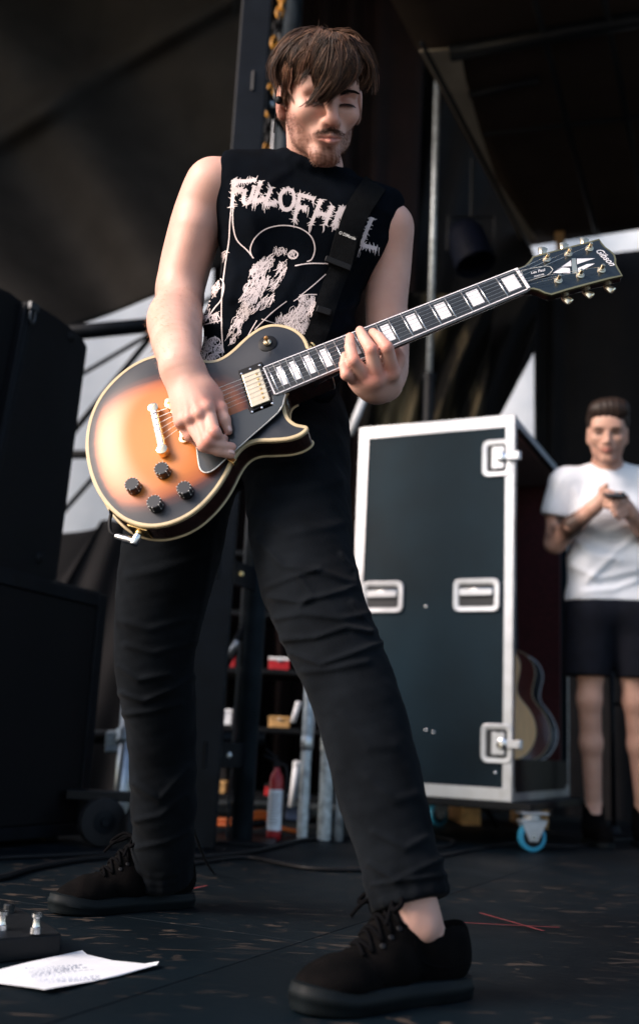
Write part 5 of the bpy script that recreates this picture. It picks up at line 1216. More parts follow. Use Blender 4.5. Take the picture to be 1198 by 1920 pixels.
# dolly base and casters
cbox('base_board', -.075, CWD+.02, -.005, CD+.02, -.032, -.004, M['black_paint'], bevel=.004)
def caster(x, y, ang):
    c = Vector((x, y, 0)); top = Q.z-.032; d = Vector((math.cos(ang), math.sin(ang), 0)); s = Vector((-d.y, d.x, 0)); wc = c+UPV*.052
    g = MB(); g.lathe(wc-s*.016, s, [(.040,0),(.050,.002),(.052,.008),(.052,.024),(.050,.030),(.040,.032)], 32); w_ = g.build('caster_wheel', M['blue_rubber'], case, auto=40)
    g = MB(); g.lathe(wc-s*.0165, s, [(.010,-.001),(.036,0),(.036,.033),(.010,.034)], 24); g.build('wheel_rim', M['black_plastic'], w_, auto=40)
    g = MB(); g.lathe(wc-s*.026, s, [(.009,0),(.009,.052)], 12); g.build('axle', M['chrome'], w_, auto=40)
    g = MB()
    for k in (-1, 1): g.prism([wc+s*k*.021-d*.016-UPV*.016, wc+s*k*.021+d*.016-UPV*.016, wc+s*k*.021+d*.050+UPV*.052, wc+s*k*.021-d*.046+UPV*.052], s*k*.004)
    g.box(wc+UPV*.056, (.100,.052,.010), (d, s, UPV)); g.lathe(wc+UPV*.060, UPV, [(.034,0),(.034,max(.004, top-.120))], 20); g.box(Vector((x, y, top-.004)), (.105,.085,.007), (d, s, UPV)); g.build('caster_fork', M['alu'], case, bevel=.002)
cp = G(996, 1597); caster(cp.x, cp.y, R(8))
for l, b in ((.16, CD-.10), (CWD-.08, .10), (CWD-.08, CD-.12)): q = cpt(l, b, 0); caster(q.x, q.y, R(35))

# ---- acoustic guitars standing in the case
def acoustic(px, zc, top_m, side_m, label, yaw, dark=False):
    base = P(px, 1436, zc); base.z = Q.z+.142
    n_ = Vector((math.sin(yaw), -math.cos(yaw), 0)); x_ = UPV.cross(n_)*-1; x_ = Vector((math.cos(yaw), math.sin(yaw), 0)); tilt = R(8); up = (UPV*math.cos(tilt)-n_*math.sin(tilt)); nn_ = (n_*math.cos(tilt)+UPV*math.sin(tilt))
    a = thing('acoustic_guitar', base, label, 'guitar', 'acoustic guitars standing inside the road case')
    half = [(0,.0),(.09,.004),(.155,.035),(.193,.095),(.198,.155),(.175,.215),(.135,.265),(.122,.300),(.130,.345),(.142,.395),(.132,.440),(.100,.478),(.05,.495),(0,.498)]
    pts = half+[(-x, y) for x, y in half[-2:0:-1]]; D_ = .105
    cr = [Vector((*p, 0)) for p in pts]; n = len(cr); dn_ = []
    for i in range(n*3):
        k, u = divmod(i, 3); u /= 3; p0, p1, p2, p3 = cr[k-1], cr[k], cr[(k+1) % n], cr[(k+2) % n]; dn_.append(.5*((2*p1)+(p2-p0)*u+(2*p0-5*p1+4*p2-p3)*u*u+(3*p1-p0-3*p2+p3)*u**3))
    W = lambda p, d=0: base+x_*p.x+up*p.y-nn_*d
    g = MB(); m_ = len(dn_); g.add([W(p, .004) for p in dn_]+[W(p, D_) for p in dn_], [(i, (i+1) % m_, m_+(i+1) % m_, m_+i) for i in range(m_)]+[tuple(range(2*m_-1, m_-1, -1))]); g.build('body_side', side_m, a, auto=40)
    g = MB(); g.prism([W(p, .004) for p in dn_], nn_*.004); tp_ = g.build('soundboard', top_m, a)
    g = MB(); g.tube([W(p, .003) for p in dn_], .0035, 6, closed=True); g.build('binding', M['white_paint'] if dark else M['binding'], a, smooth=True)
    g = MB(); g.lathe(W(Vector((0,.325,0)), -.0006), nn_, [(.051,-.0005),(.051,.0006)], 28); g.build('sound_hole', M['black_plastic'], tp_)
    g = MB(); g.box(W(Vector((0,.145,0)), -.005), (.16,.028,.010), (x_, up, nn_)); g.build('bridge', M['ebony'], a, bevel=.003)
    g = MB(); g.box(W(Vector((0,.69,0)), -.006), (.050,.60,.012), (x_, up, nn_)); g.build('fretboard', M['ebony'], a, bevel=.001)
    g = MB(); g.tube([W(Vector((0,.46,0)), .012), W(Vector((0,.98,0)), .012)], [.026,.022], 12); g.build('neck', side_m, a, smooth=True)
    g = MB(); g.prism([W(Vector(q+(0,)), .004) for q in ((-.028,.99),(.028,.99),(.037,1.03),(.036,1.16),(-.036,1.16),(-.037,1.03))], -nn_*.016); g.build('headstock', side_m, a, bevel=.002)
M['spruce'] = mat('spruce', (.70,.36,.09), .3, var=.12, scale=10, stretch=(9,1,1), coat=.5); M['rosewood'] = mat('dark_red_wood', (.10,.022,.016), .28, var=.35, scale=8, coat=.5); M['blk_gl'] = mat('black_gloss', (.012,.012,.014), .25, coat=.5)
acoustic(918, 4.27, M['spruce'], M['blk_gl'], 'pale spruce acoustic guitar, nearest the opening of the road case', R(6))
acoustic(950, 4.52, M['rosewood'], M['rosewood'], 'dark red acoustic guitar behind the pale one in the road case', R(6))
acoustic(967, 4.72, M['blk_gl'], M['blk_gl'], 'black acoustic guitar with pale edge, deepest in the road case', R(6), True)

# ================================================================== SPEAKERS AT THE LEFT
sa, sb_ = G(0, 1592), G(160, 1576); sd_ = (sb_-sa); sd_.z = 0; sd_.normalize(); sn = Vector((sd_.y, -sd_.x, 0)); sn = sn if sn.x > 0 else -sn
def SP(px, py, off=0): return onplane(px, py, sa+sn*off, sn)
zt = SP(195, 1115).z; far = sb_+Vector((0,0,0))
sub = thing('subwoofer', sb_-sd_*.4-sn*.35, 'black subwoofer with wide mesh grille, under the upper speaker at left', 'speaker')
lw = .98
def sbox(name, l0, l1, d0, d1, z0, z1, m, par, **k):   # l back from the far edge, d into the cabinet
    g = MB(); g.box(sb_-sd_*(l0+l1)/2-sn*(d0+d1)/2+UPV*(z0+z1)/2, (abs(l1-l0), abs(d1-d0), abs(z1-z0)), (sd_, sn, UPV)); return g.build(name, m, par, **k)
sbox('cabinet', 0, lw, .022, .75, .02, zt, M['speaker'], sub, bevel=.006)
sbox('grille', .045, lw-.045, .006, .020, .06, zt-.045, M['grille'], sub, bevel=.004)
for a in ((0,.045,.02,zt), (lw-.045,lw,.02,zt)): sbox('grille_frame', a[0], a[1], .0, .021, a[2], a[3], M['truss'], sub, bevel=.003)
for a in ((.046,lw-.046,zt-.044,zt), (.046,lw-.046,.02,.058)): sbox('grille_frame', a[0], a[1], .0, .021, a[2], a[3], M['truss'], sub, bevel=.003)
for l in (.08, lw-.08):
    for d in (.1, .65): sbox('foot', l-.03, l+.03, d-.03, d+.03, 0, .0195, M['black_rubber'], sub)
sbox('top_rim', .002, lw-.002, .024, .74, zt+.0005, zt+.012, M['truss'], sub, bevel=.003)
# the upper cabinet: a wedge with a sloping curved top
up_ = thing('loudspeaker', sb_-sd_*.4-sn*.35+UPV*zt, 'tall black wedge-sided loudspeaker standing on the subwoofer at left', 'speaker')
off = -.06
sidep = [(-46,905),(-10,1064),(110,1088),(166,648),(150,628),(128,607),(98,585),(62,566),(20,548)]
sidep = [(-44,1060),(108,1088),(166,650),(158,636),(140,618),(112,596),(82,577),(55,563),(50,572)]
pl = [SP(x, y, off) for x, y in sidep]; zmin = min(p.z for p in pl); dz = zt+.013-zmin
pl = [p+UPV*0 for p in pl]
for p in pl[:2]: p.z = zt+.013
g = MB(); g.prism(pl, -sn*.55); g.build('cabinet', M['speaker'], up_, bevel=.008)
fp_ = [SP(x, y, off-.03) for x, y in ((-400,1010),(-46,1058),(50,571),(20,548),(-60,512),(-400,350))]
for p in fp_[:2]: p.z = zt+.013
g = MB(); g.prism(fp_, -sn*.5); g.build('baffle', M['grille'], up_, bevel=.004)
g = MB(); g.prism([SP(x, y, off+.004) for x, y in ((-44,1056),(-34,1056),(66,585),(56,580))], -sn*.02); g.build('edge_rail', M['truss'], up_, bevel=.003)
g = MB(); c = SP(62, 592, off+.012); g.tube([c+UPV*(.026*math.sin(a*.4488))+sd_*(.012*math.cos(a*.4488)) for a in range(14)], .0045, 8, closed=True); g.box(c+UPV*.030, (.04,.014,.024), (sd_, sn, UPV)); g.build('rigging_shackle', M['dark_metal'], up_, smooth=False, bevel=.002)
for x, y in ((135,632), (75,1046)):
    g = MB(); c = SP(x, y, off); g.lathe(c, sn, [(.020,0),(.018,.006),(.010,.008),(.009,.014)], 16); g.build('rigging_bolt', M['black_plastic'], up_, auto=40)

# ================================================================== TOWER BEHIND THE LEGS
tw = thing('lighting_tower', G(455, 1580), 'dark painted steel tower of two posts behind the guitarist', 'tower')
p1 = G(452, 1580); p2 = G(362, 1600)+Vector((0,.15,0))
g = MB(); g.tube([p1, p1+UPV*4.2], .038, 20); g.build('post', M['tower'], tw, smooth=True)
g = MB(); g.box(p2+UPV*2.1+Vector((-.005,.02,0)), (.115,.06,4.2)); g.build('post', M['truss'], tw, bevel=.006)
g = MB(); g.tube([p1+Vector((-.050,.02,.0)), p1+Vector((-.050,.02,4.2))], .006, 10); g.build('light_gap_rod', M['alu'], tw, smooth=True)  # bright rod added in place of the gap of light beside the post
mid = (p1+p2)/2; md = (p1-p2).normalized(); z0 = onplane(430, 1415, p1, Vector((0,-1,0))).z; z1 = onplane(440, 1088, p1, Vector((0,-1,0))).z
for k in range(6):
    z = z0+(z1-z0)*k; g = MB(); g.box(mid+UPV*z-Vector((0,.015,0)), ((p1-p2).length*1.0, .012, .085), (md, UPV.cross(md), UPV)); r_ = g.build('rung_plate', M['truss'], tw, bevel=.003)
    g = MB(); g.lathe(mid+UPV*z-Vector((0,.022,0))+md*.02, Vector((0,-1,0)), [(.012,0),(.012,.006),(.007,.008),(.007,.016)], 6); g.build('bolt', M['gold'] if k == 1 else M['steel'], r_)
for a, b in (((364,1345),(468,1160)), ((330,1420),(420,1255))):
    pass
g = MB(); A_, B_ = P(340, 1390, 3.9), P(470, 1160, 3.75); g.tube([A_, B_], .019, 12); br = g.build('brace', M['truss'], tw, smooth=True)
g = MB(); g.tube([A_.lerp(B_, .70)-FW*.012, A_.lerp(B_, .83)-FW*.012], .0125, 12); g.build('brace_sleeve', M['alu'], br, smooth=True)
g = MB(); g.box(p1+UPV*.006, (.24,.24,.012)); g.build('foot_plate', M['truss'], tw, bevel=.002)
# chain by the tower
chn = thing('hoist_chain', P(510, 150, 4.3), 'hanging hoist chain with yellow links behind the head', 'chain')
ym = None
def link_mesh(nm, m):
    g = MB(); g.tube([Vector((.013*math.cos(a*.5236), 0, .024*math.sin(a*.5236)*(1.15))) for a in range(12)], .0062, 6, closed=True); me = g.mesh(nm); me.materials.append(m); me.polygons.foreach_set('use_smooth', [True]*len(me.polygons)); return me
my, mk = link_mesh('chain_link', M['yellow']), link_mesh('chain_link', M['black_plastic'])
cpts = [P(x, y, 4.3) for x, y in ((535,-60),(527,10),(515,80),(507,190),(500,280),(490,420),(484,560))]
ln = sum((a-b).length for a, b in zip(cpts, cpts[1:])); nl = int(ln/.044)
for i, p in enumerate(spline(cpts, nl)):
    X = np.array([p], np.float32); yy = project(X)[1][0]; yel = yy < 26 or 72 < yy < 92 or 166 < yy < 214 or 266 < yy < 296 or 520 < yy < 560
    o = bpy.data.objects.new('link', my if yel else mk); COL.objects.link(o); o.location = p; o.rotation_euler = (0, .1, R(90)*(i % 2)+.3); o.parent = chn; o.matrix_parent_inverse = chn.matrix_world.inverted()
# galvanised pipes standing behind the front leg
def vpipe(px, py, rpx, zc, ztop, m, label, name='steel_pipe', group='galvanised pipes standing behind the legs', cat='pipe', lean=0):
    b = G(px, py); t_ = thing(name, b, label, cat, group); r_ = rpx*zc/1950
    g = MB(); g.lathe(b, UPV+CR*lean, [(r_*.8,0),(r_,.004),(r_,ztop-.004),(r_*.86,ztop),(r_*.8,ztop-.02)], 18); g.build('tube', m, t_, auto=40)
    g = MB(); g.lathe(b+UPV*.32, UPV, [(r_*1.0,0),(r_*1.12,.003),(r_*1.12,.050),(r_*1.0,.053)], 18); g.build('collar', M['steel'], t_, auto=40); return t_
vpipe(566, 1577, 10.5, 3.62, .80, M['galv'], 'leftmost thin galvanised pipe, nearest the fire extinguisher')
vpipe(607, 1577, 14, 3.62, .62, M['galv'], 'thickest galvanised pipe, in the middle of the three behind the front leg')
vpipe(634, 1578, 9, 3.60, .52, M['galv'], 'rightmost galvanised pipe, half hidden by the front leg')
# pole with dark sleeve
pb0, pt0 = P(802, 800, 5.0), P(815, 60, 5.0); pl_ = thing('tall_pole', Vector((pb0.x, pb0.y, 0)), 'thin tall metal pole with black lower sleeve behind the fretting hand', 'pole')
ba_ = Vector((pb0.x, pb0.y, 0)); g = MB(); tp_ = Vector((pb0.x, pb0.y, pt0.z+.3)); ptm = PY(804, 705, pb0.y).z
g.tube([ba_+UPV*ptm, tp_], .0155, 14); g.build('mast', M['galv'], pl_, smooth=True)
g = MB(); g.lathe(ba_, UPV, [(.026,0),(.026,ptm-.02),(.030,ptm-.02),(.030,ptm+.01),(.017,ptm+.012)], 16); g.build('sleeve', M['black_plastic'], pl_, auto=40)
g = MB()
for k in range(3): a = k*2.09+.5; g.tube([ba_+UPV*.55, ba_+Vector((math.cos(a)*.45, math.sin(a)*.45, .012))], .012, 8)
tag(g.build('tripod_leg', M['black_plastic'], pl_, smooth=True), kind='stuff')
# span of truss against the sky at the left
sp = thing('roof_truss', P(200, 620, 4.8), 'grey truss tube crossing the sky gap beside the elbow', 'truss')
g = MB(); g.tube([P(60, 631, 4.7), P(470, 592, 5.2)], .036, 14); g.build('chord', M['truss'], sp, smooth=True)
for a, b, r_ in (((60,757),(420,545),.014), ((40,930),(330,575),.020), ((60,853),(420,850),.028), ((40,1050),(400,640),.016), ((285,690),(350,560),.012)):
    g = MB(); g.tube([P(*a, 6.4), P(*b, 6.4)], r_, 10); g.build('brace', M['truss'], sp, smooth=True)
# scaffold pipe with clamp behind the back leg
sc_ = thing('scaffold_pipe', G(228, 1572), 'pale steel scaffold pipe with clamp beside the subwoofer', 'pipe')
b = G(224, 1572); top_ = P(246, 1290, 3.95); g = MB(); g.tube([b, top_], .031, 18); g.build('tube', M['steel'], sc_, smooth=True)
c = b.lerp(top_, .64); ax = (top_-b).normalized(); g = MB(); g.lathe(c, ax, [(.034,-.03),(.044,-.028),(.044,.028),(.034,.03)], 16); g.box(c-CR*.05, (.05,.05,.05), (CR, FW, UPV)); g.lathe(c-CR*.04-FW*.03+UPV*-.035, CR, [(.012,-.03),(.012,.10)], 8); g.build('clamp', M['galv'], sc_, bevel=.004)
g = MB(); g.tube([c-CR*.30+FW*.05-UPV*.005, c+CR*.5+FW*.05-UPV*.01], .026, 14); g.build('cross_tube', M['truss'], sc_, smooth=True)
# dark trolley with round wheels by the subwoofer
tr = thing('equipment_trolley', G(215, 1590), 'low black equipment trolley with round wheels between subwoofer and back leg', 'trolley')
b = G(215, 1592)
g = MB(); g.box(b+Vector((0,.12,.15)), (.36,.10,.03)); g.build('deck', M['black_paint'], tr, bevel=.004)
for dx in (-.055, .085):
    w_ = b+Vector((dx,.05,.075)); d = Vector((.5,-.85,0)).normalized(); g = MB(); g.lathe(w_-d*.02, d, [(.05,0),(.072,.004),(.075,.012),(.075,.032),(.072,.040),(.05,.044)], 28); wh = g.build('wheel', M['black_rubber'], tr, auto=40)
    g = MB(); g.lathe(w_-d*.0, d, [(.036,.018),(.036,.026),(.014,.028),(.012,.036)], 16); g.build('hub', M['truss'], wh, auto=40)
# fire extinguisher
b = G(512, 1577)+Vector((0,.02,0)); fx = thing('fire_extinguisher', b, 'small red fire extinguisher with white label beside the tower', 'extinguisher')
g = MB(); g.lathe(b, UPV, [(.020,0),(.025,.006),(.026,.02),(.026,.205),(.022,.228),(.012,.242),(.010,.255)], 22); g.build('cylinder', M['red_paint'], fx, auto=45)
g = MB(); vs = []
for z in (.036,.178):
    for k in range(13): a = R(-165+150*k/12); vs.append(b+Vector((.0266*math.cos(a), .0266*math.sin(a), z)))
g.add(vs, [(k, k+1, 14+k, 13+k) for k in range(12)]); lb = g.build('label', M['white_paint'], fx, smooth=True)
g = MB()
for r0 in range(11): g.tube([b+Vector((.0271*math.cos(R(a)), .0271*math.sin(R(a)), .160-.010*r0)) for a in range(-135, -50-(r0 % 3)*8, 8)], .0011, 4)
tag(g.build('print', M['recess'], lb), kind='stuff')
g = MB(); g.box(b+UPV*.268, (.024,.018,.026)); g.tube([b+UPV*.275, b+Vector((-.05,-.01,.295))], .005, 8); g.tube([b+UPV*.285, b+Vector((-.045,-.01,.318))], .004, 8); g.build('valve', M['black_plastic'], fx, bevel=.001)
g = MB(); g.tube(spline([b+UPV*.265, b+Vector((.03,-.01,.262)), b+Vector((.038,-.014,.21)), b+Vector((.034,-.018,.10))], 16), .0055, 8); g.build('hose', M['black_rubber'], fx, smooth=True)
# shelf of gear behind the tower
shl = thing('equipment_rack', G(480, 1560), 'dark equipment rack with shelves standing behind the tower', 'rack')
RB = P(480, 1560, 4.6); RB.z = 0; RL, RW = RB.x-.36, .95
for x in (RL, RL+RW):
    for y in (RB.y, RB.y+.45): g = MB(); g.box((x, y, .75), (.03,.03,1.5)); g.build('upright', M['black_paint'], shl, bevel=.002)
shz = [.10, .40, .66, .92, 1.2]
for z in shz: g = MB(); g.box((RL+RW/2, RB.y+.225, z), (RW-.032,.50,.022)); g.build('shelf', M['black_paint'], shl, bevel=.002)
def gear(px, py, wpx, hpx, m, label, lidm=None, cat='box', name='gear_box'):
    c = PY(px, py, RB.y+.10); w_, h_ = wpx*4.6/1950, hpx*4.6/1950; zs = max([z for z in shz if z < c.z] or [0])+.0115; hh = max(h_, .05); c.z = zs
    t_ = thing(name, c, label, cat, 'boxes on the rack behind the tower'); g = MB(); g.box(c+UPV*hh*.38, (w_, .16, hh*.76)); g.build('box', m, t_, bevel=.004)
    g = MB(); g.box(c+UPV*hh*.88, (w_*1.04, .168, hh*.235)); g.build('lid', lidm or m, t_, bevel=.004); g = MB(); g.box(c+UPV*hh*.74-Vector((0,.086,0)), (w_*.16,.008,hh*.2)); g.build('latch', M['steel'], t_, bevel=.001)
gear(430,1195,34,22,M['red_paint'],'red box with steel latch on the upper shelf, left of the tower post'); gear(527,1200,40,24,M['red_paint'],'red and white box on the upper shelf, right of the tower post', M['white_paint'])
gear(418,1312,44,30,M['white_paint'],'plain white box on the middle shelf, seen left of the tower post'); gear(527,1312,40,16,M['amber'],'amber wooden box on the middle shelf, right of the tower post'); gear(410,1446,36,18,M['amber'],'amber wooden box low on the rack, seen left of the tower post')
gear(520,1385,34,20,M['red_paint'],'small red box on the lower shelf above the extinguisher', M['black_plastic']); gear(560,1500,46,44,mat('navy_box', (.015,.03,.07), .5),'dark blue box on the bottom shelf behind the pipes')
# white tubes added in place of daylight gaps between the rear cloths
for (a, b_, r_, lab) in (((590,1290),(582,1402),5,'upper white tube standing in for daylight behind the galvanised pipes'), ((557,1430),(547,1512),6.5,'lower white tube standing in for daylight between extinguisher and pipes'), ((560,1318),(549,1354),5,'short tilted white tube standing in for daylight beside the gear rack'), ((684,742),(655,815),7,'leaning white tube standing in for a strip of daylight at the left top corner of the road case')):
    zc = 4.3 if a[1] > 1000 else 5.2; A_, B_ = P(*a, zc), P(*b_, zc); t_ = thing('daylight_strip', B_, lab, 'tube'); g = MB(); g.tube([A_, B_], r_*zc/1950, 12); g.build('pipe', M['white_paint'], t_, smooth=True)
    g = MB(); d = (B_-A_).normalized(); g.lathe(A_-d*.004, d, [(r_*zc/1950*1.15,0),(r_*zc/1950*1.15,.02)], 12); g.build('daylight_strip_end', M['white_paint'], t_, auto=40)
# orange cable coil
c = G(452, 1566); oc_ = []
for k in range(40): a = k/40*6.28*2.2; rr = .085+.012*math.sin(a*3); oc_.append(c+Vector((rr*math.cos(a)*1.0, .06+rr*math.sin(a)*.8, .022+.018*(k/40)*2+.03*max(0, math.sin(a*1.0+2.2)))))
oc_ += [c+Vector((.15,.02,.03)), c+Vector((.22,.15,.008))]
o_t = thing('extension_cord', c, 'coiled orange extension cord at the foot of the tower', 'cord'); g = MB(); g.tube(spline(oc_, 120), .0085, 8); g.build('cord', M['orange'], o_t, smooth=True); g = MB(); g.tube([oc_[0], oc_[0]+Vector((-.06,-.02,-.01))], .014, 10); g.build('plug', M['black_plastic'], o_t)
# amber planks added in place of warm reflections below and behind the case
pb_ = P(880, 1560, 5.1); pb_.z = 0; pa_ = thing('glow_planks', pb_, 'amber planks standing in for a warm glow on the stage floor behind the road case', 'glow planks')
for k in range(5): g = MB(); g.box(pb_+Vector((0,.1*k+.0,.135)), (.80,.075,.018)); g.build('glow_plank', M['amber'], pa_, bevel=.002)
for k in (-1,0,1): g = MB(); g.box(pb_+Vector((.33*k,.2,.062)), (.09,.5,.124)); g.build('glow_plank_block', M['amber'], pa_, bevel=.002)

# ================================================================== ON THE FLOOR
def floor_cable(pts, r_, label, name='floor_cable', n=70, m=None):
    q = [G(x, y)+UPV*r_ for x, y in pts]; t_ = MB(); t_.tube(spline(q, n), r_, 8); tag(t_.build(name, m or M['cable'], smooth=True), label, 'cable', 'black cables lying on the stage floor')
floor_cable([(-80,1660),(0,1652),(60,1634),(140,1619),(200,1612),(245,1608),(300,1606),(370,1611),(430,1607),(480,1600),(530,1588),(580,1577),(680,1572)], .0075, 'thick black cable curving from the left edge past the back shoe')
floor_cable([(-60,1616),(40,1611),(130,1607),(230,1602),(330,1598),(360,1600)], .006, 'thin black cable running straight along the front of the subwoofer')
floor_cable([(360,1624),(420,1615),(470,1612),(530,1624),(580,1632),(650,1635),(700,1633),(770,1620),(840,1607),(900,1594),(960,1585),(1020,1588),(1080,1590),(1140,1580),(1230,1574)], .0062, 'long black cable winding from the legs past the blue caster wheel')
floor_cable([(800,1570),(850,1580),(830,1592),(780,1590),(740,1585),(700,1592)], .007, 'short looped black cable below the road case')
# pedal
pd0 = G(-130, 1840); A_, B_ = G(-160, 1822), G(113, 1795); d = (B_-A_); d.z = 0; L = d.length; d.normalize(); s = Vector((-d.y, d.x, 0)); 
pdl = thing('pedalboard', A_+d*L/2, 'black metal pedalboard with silver foot switches at the lower left', 'pedal')
z1 = .050; prof = [(0,0),(.16,0),(.16,.052),(.10,.046),(.03,.040),(0,.034)]
g = MB(); g.prism([A_+s*x+UPV*z for x, z in prof], d*L); g.build('housing', M['black_paint'], pdl, bevel=.003)
for px, py in ((68,1742), (4,1738), (-60,1745)):
    c = onplane(px, py, Vector((0,0,.044)), UPV); g = MB(); g.lathe(c, UPV, [(.009,-.006),(.009,.003),(.0065,.004),(.0055,.010),(.0055,.016),(.0085,.0175),(.0085,.0225),(.006,.024)], 16); g.build('foot_switch', M['chrome'], pdl, auto=35)
g = MB()
for k in range(4): g.lathe(A_+d*(L-.03-.09*k)+s*.13+UPV*.050, UPV, [(.009,-.002),(.009,.010),(.007,.012)], 12)
tag(g.build('control_knob', M['knob'], pdl), kind='stuff')
# set list
S7 = lambda x, y: G(x/2.852, 1580+y/2.852)
sp_ = [(-260,752),(150,650),(440,597),(466,616),(600,640),(760,660),(850,661),(838,676),(640,722),(500,752),(240,819),(180,800),(0,768),(-260,800)]
g = MB(); lift = [0,.001,.004,.003,.001,.001,.005,.004,.001,.001,.006,.004,.002,0]
g.prism([S7(*p)+UPV*(.0015+h) for p, h in zip(sp_, lift)], UPV*.0005); pap = tag(g.build('set_list', M['white_paint']), 'white handwritten set list sheet lying on the stage floor', 'paper')
g = MB(); r_ = random.Random(4); u0, u1, u2 = S7(120,690), S7(560,662), S7(180,775)
for i in range(11):
    a = u0.lerp(u2, i/10.5); x = r_.uniform(.02, .08)
    while x < r_.uniform(.55, .92):
        w_ = r_.uniform(.015, .06); p = a+(u1-u0)*x; q = a+(u1-u0)*(x+w_); g.tube([p+UPV*.0042, (p+q)/2+(u2-u0)*r_.uniform(-.012,.012)+UPV*.0042, q+UPV*.0042], .0007, 4); x += w_+r_.uniform(.01, .03)
tag(g.build('handwriting', mat('grey_ink', (.38,.40,.47), .8), pap), kind='stuff')
# red marks taped on the floor
def strip_on(a, b, w_, label):
    A_, B_ = G(*a), G(*b); d = (B_-A_).normalized(); s = Vector((-d.y, d.x, 0))*w_; g = MB(); g.prism([A_-s+UPV*.0042, B_-s+UPV*.0042, B_+s+UPV*.0042, A_+s+UPV*.0042], UPV*.0004); return g
M['tape'] = mat('red_tape', (.16,.018,.02), .7, var=.4, scale=40)
xm = thing('tape_mark', G(960, 1735), 'thin red crossed mark taped on the floor right of the front shoe', 'tape')
strip_on((868,1734),(1048,1743),.0026,'').build('tape_strip', M['tape'], xm)
g = strip_on((900,1716),(1018,1750),.0034,''); g.v = [v+UPV*.0006 for v in g.v]; g.build('tape_strip', M['tape'], xm)
tag(strip_on((355,1671),(388,1664),.003,'').build('tape_mark', M['tape']), 'short red tape dash on the floor behind the back shoe', 'tape')
# stand behind the man in white
sb0 = P(1150, 1560, 4.75); sb0.z = 0; std = thing('thin_stand', sb0, 'thin black metal stand seen between the legs of the man in white', 'stand')
g = MB(); g.tube([sb0, sb0+UPV*1.0], .012, 12); g.build('upright', M['truss'], std, smooth=True); g = MB(); g.tube([sb0+UPV*.60, sb0+Vector((.16,0,.60))], .009, 8); g.build('arm', M['truss'], std, smooth=True); g = MB(); g.lathe(sb0, UPV, [(.14,0),(.14,.010),(.03,.02),(.02,.05)], 24); g.build('base', M['truss'], std, auto=40)
# lamp hanging in the dark
lc = P(882, 470, 5.6); lam = thing('stage_light', lc, 'dark blue unlit stage lamp hanging before the rear cloth', 'lamp')
dr = (Vector((.25,-.25,-.93))).normalized(); g = MB(); g.lathe(lc-dr*.16, dr, [(.03,-.02),(.085,.01),(.105,.06),(.11,.26),(.105,.26),(.095,.18)], 26, caps=False); g.build('housing', mat('blue_black_paint', (.0018,.003,.009), .6, spec=.1), lam, auto=40)
g = MB(); g.lathe(lc+dr*.02, dr, [(.001,.0),(.06,.01),(.094,.02)], 24); g.build('lens', mat('dark_lens', (.004,.007,.018), .4), lam, smooth=True)
g = MB(); g.tube([lc-CR*.125, lc-CR*.125+UPV*.20, lc+CR*.125+UPV*.20, lc+CR*.125], .008, 8); g.tube([lc+UPV*.20, lc+UPV*.55], .012, 8); g.build('yoke', M['black_paint'], lam)
# ================================================================== MAN IN THE WHITE SHIRT
ZP = 4.25
pm2 = thing('person', (1.19, 4.15, 0), 'person in a white t-shirt and dark shorts standing behind, holding a phone in both hands', 'person')
K = lambda x, y, d=0: P(x, y, ZP+d)
HC2 = K(1138, 813, .0); f0 = (C0-HC2).normalized(); x0 = (CR-f0*CR.dot(f0)).normalized(); y0 = f0.cross(x0); yw = R(4); f2 = (f0*math.cos(R(4))+UPV*.05).normalized(); x2 = (x0-f2*x0.dot(f2)).normalized(); y2 = f2.cross(x2)
HL2 = lambda x, y, z: HC2+x2*x+y2*y+f2*z
HAX2 = np.array([x2, y2, f2], np.float32)
D = Field(); head(D, HL2, HAX2, .074, detail=False)
D.cone(HL2(0,-.05,-.03), K(1137, 885, .05), .056, .06, .03)
D.cone(K(1137, 895, .06), K(1137, 940, .06), .06, .085, .05)
D.cone(K(1066, 902, .05), K(1212, 902, .05), .05, .05, .05); D.cone(K(1108, 960, .05), K(1172, 960, .05), .10, .10, .06); D.cone(K(1110, 1060, .05), K(1170, 1060, .05), .092, .092, .06); D.cone(K(1112, 1140, .05), K(1178, 1140, .05), .095, .095, .06)
D.chain([K(1058, 905, .05), K(1046, 960, .05), K(1040, 1018, .02)], [.052, .047, .041], .03); D.chain([K(1040, 1018, .02), K(1074, 985, -.08), K(1112, 952, -.15)], [.042, .040, .028], .02)
D.chain([K(1218, 905, .05), K(1230, 960, .05), K(1234, 1018, .02)], [.052, .047, .041], .03); D.chain([K(1234, 1018, .02), K(1206, 990, -.08), K(1180, 962, -.15)], [.042, .040, .028], .02)
def hand2(w, k0, tips, th):
    D.cone(w, k0, .026, .028, .02)
    for kn, mid_, tp__ in tips: D.chain([k0, kn, mid_, tp__], [.018, .0125, .0105, .0085], .006)
    D.chain([k0, th[0], th[1]], [.018, .0125, .0095], .008)
hand2(K(1112,952,-.15), K(1126,938,-.165), [(K(1136,948,-.185),K(1148,952,-.20),K(1156,947,-.205)), (K(1138,941,-.187),K(1151,945,-.205),K(1160,940,-.205)), (K(1138,934,-.187),K(1152,937,-.205),K(1162,933,-.205)), (K(1132,926,-.185),K(1140,922,-.20),K(1150,924,-.205))], (K(1128,918,-.18),K(1136,910,-.20)))
hand2(K(1180,962,-.15), K(1174,950,-.165), [(K(1168,966,-.185),K(1160,970,-.20),K(1152,966,-.21)), (K(1164,958,-.19),K(1155,962,-.205),K(1147,958,-.21)), (K(1162,950,-.19),K(1153,953,-.205),K(1146,949,-.21)), (K(1164,942,-.19),K(1156,944,-.205),K(1150,941,-.21))], (K(1172,934,-.18),K(1162,926,-.20)))
L1, L2 = K(1104, 1310, .02), K(1190, 1315, .02); A1, A2 = K(1112, 1515, .06), K(1206, 1518, .06)
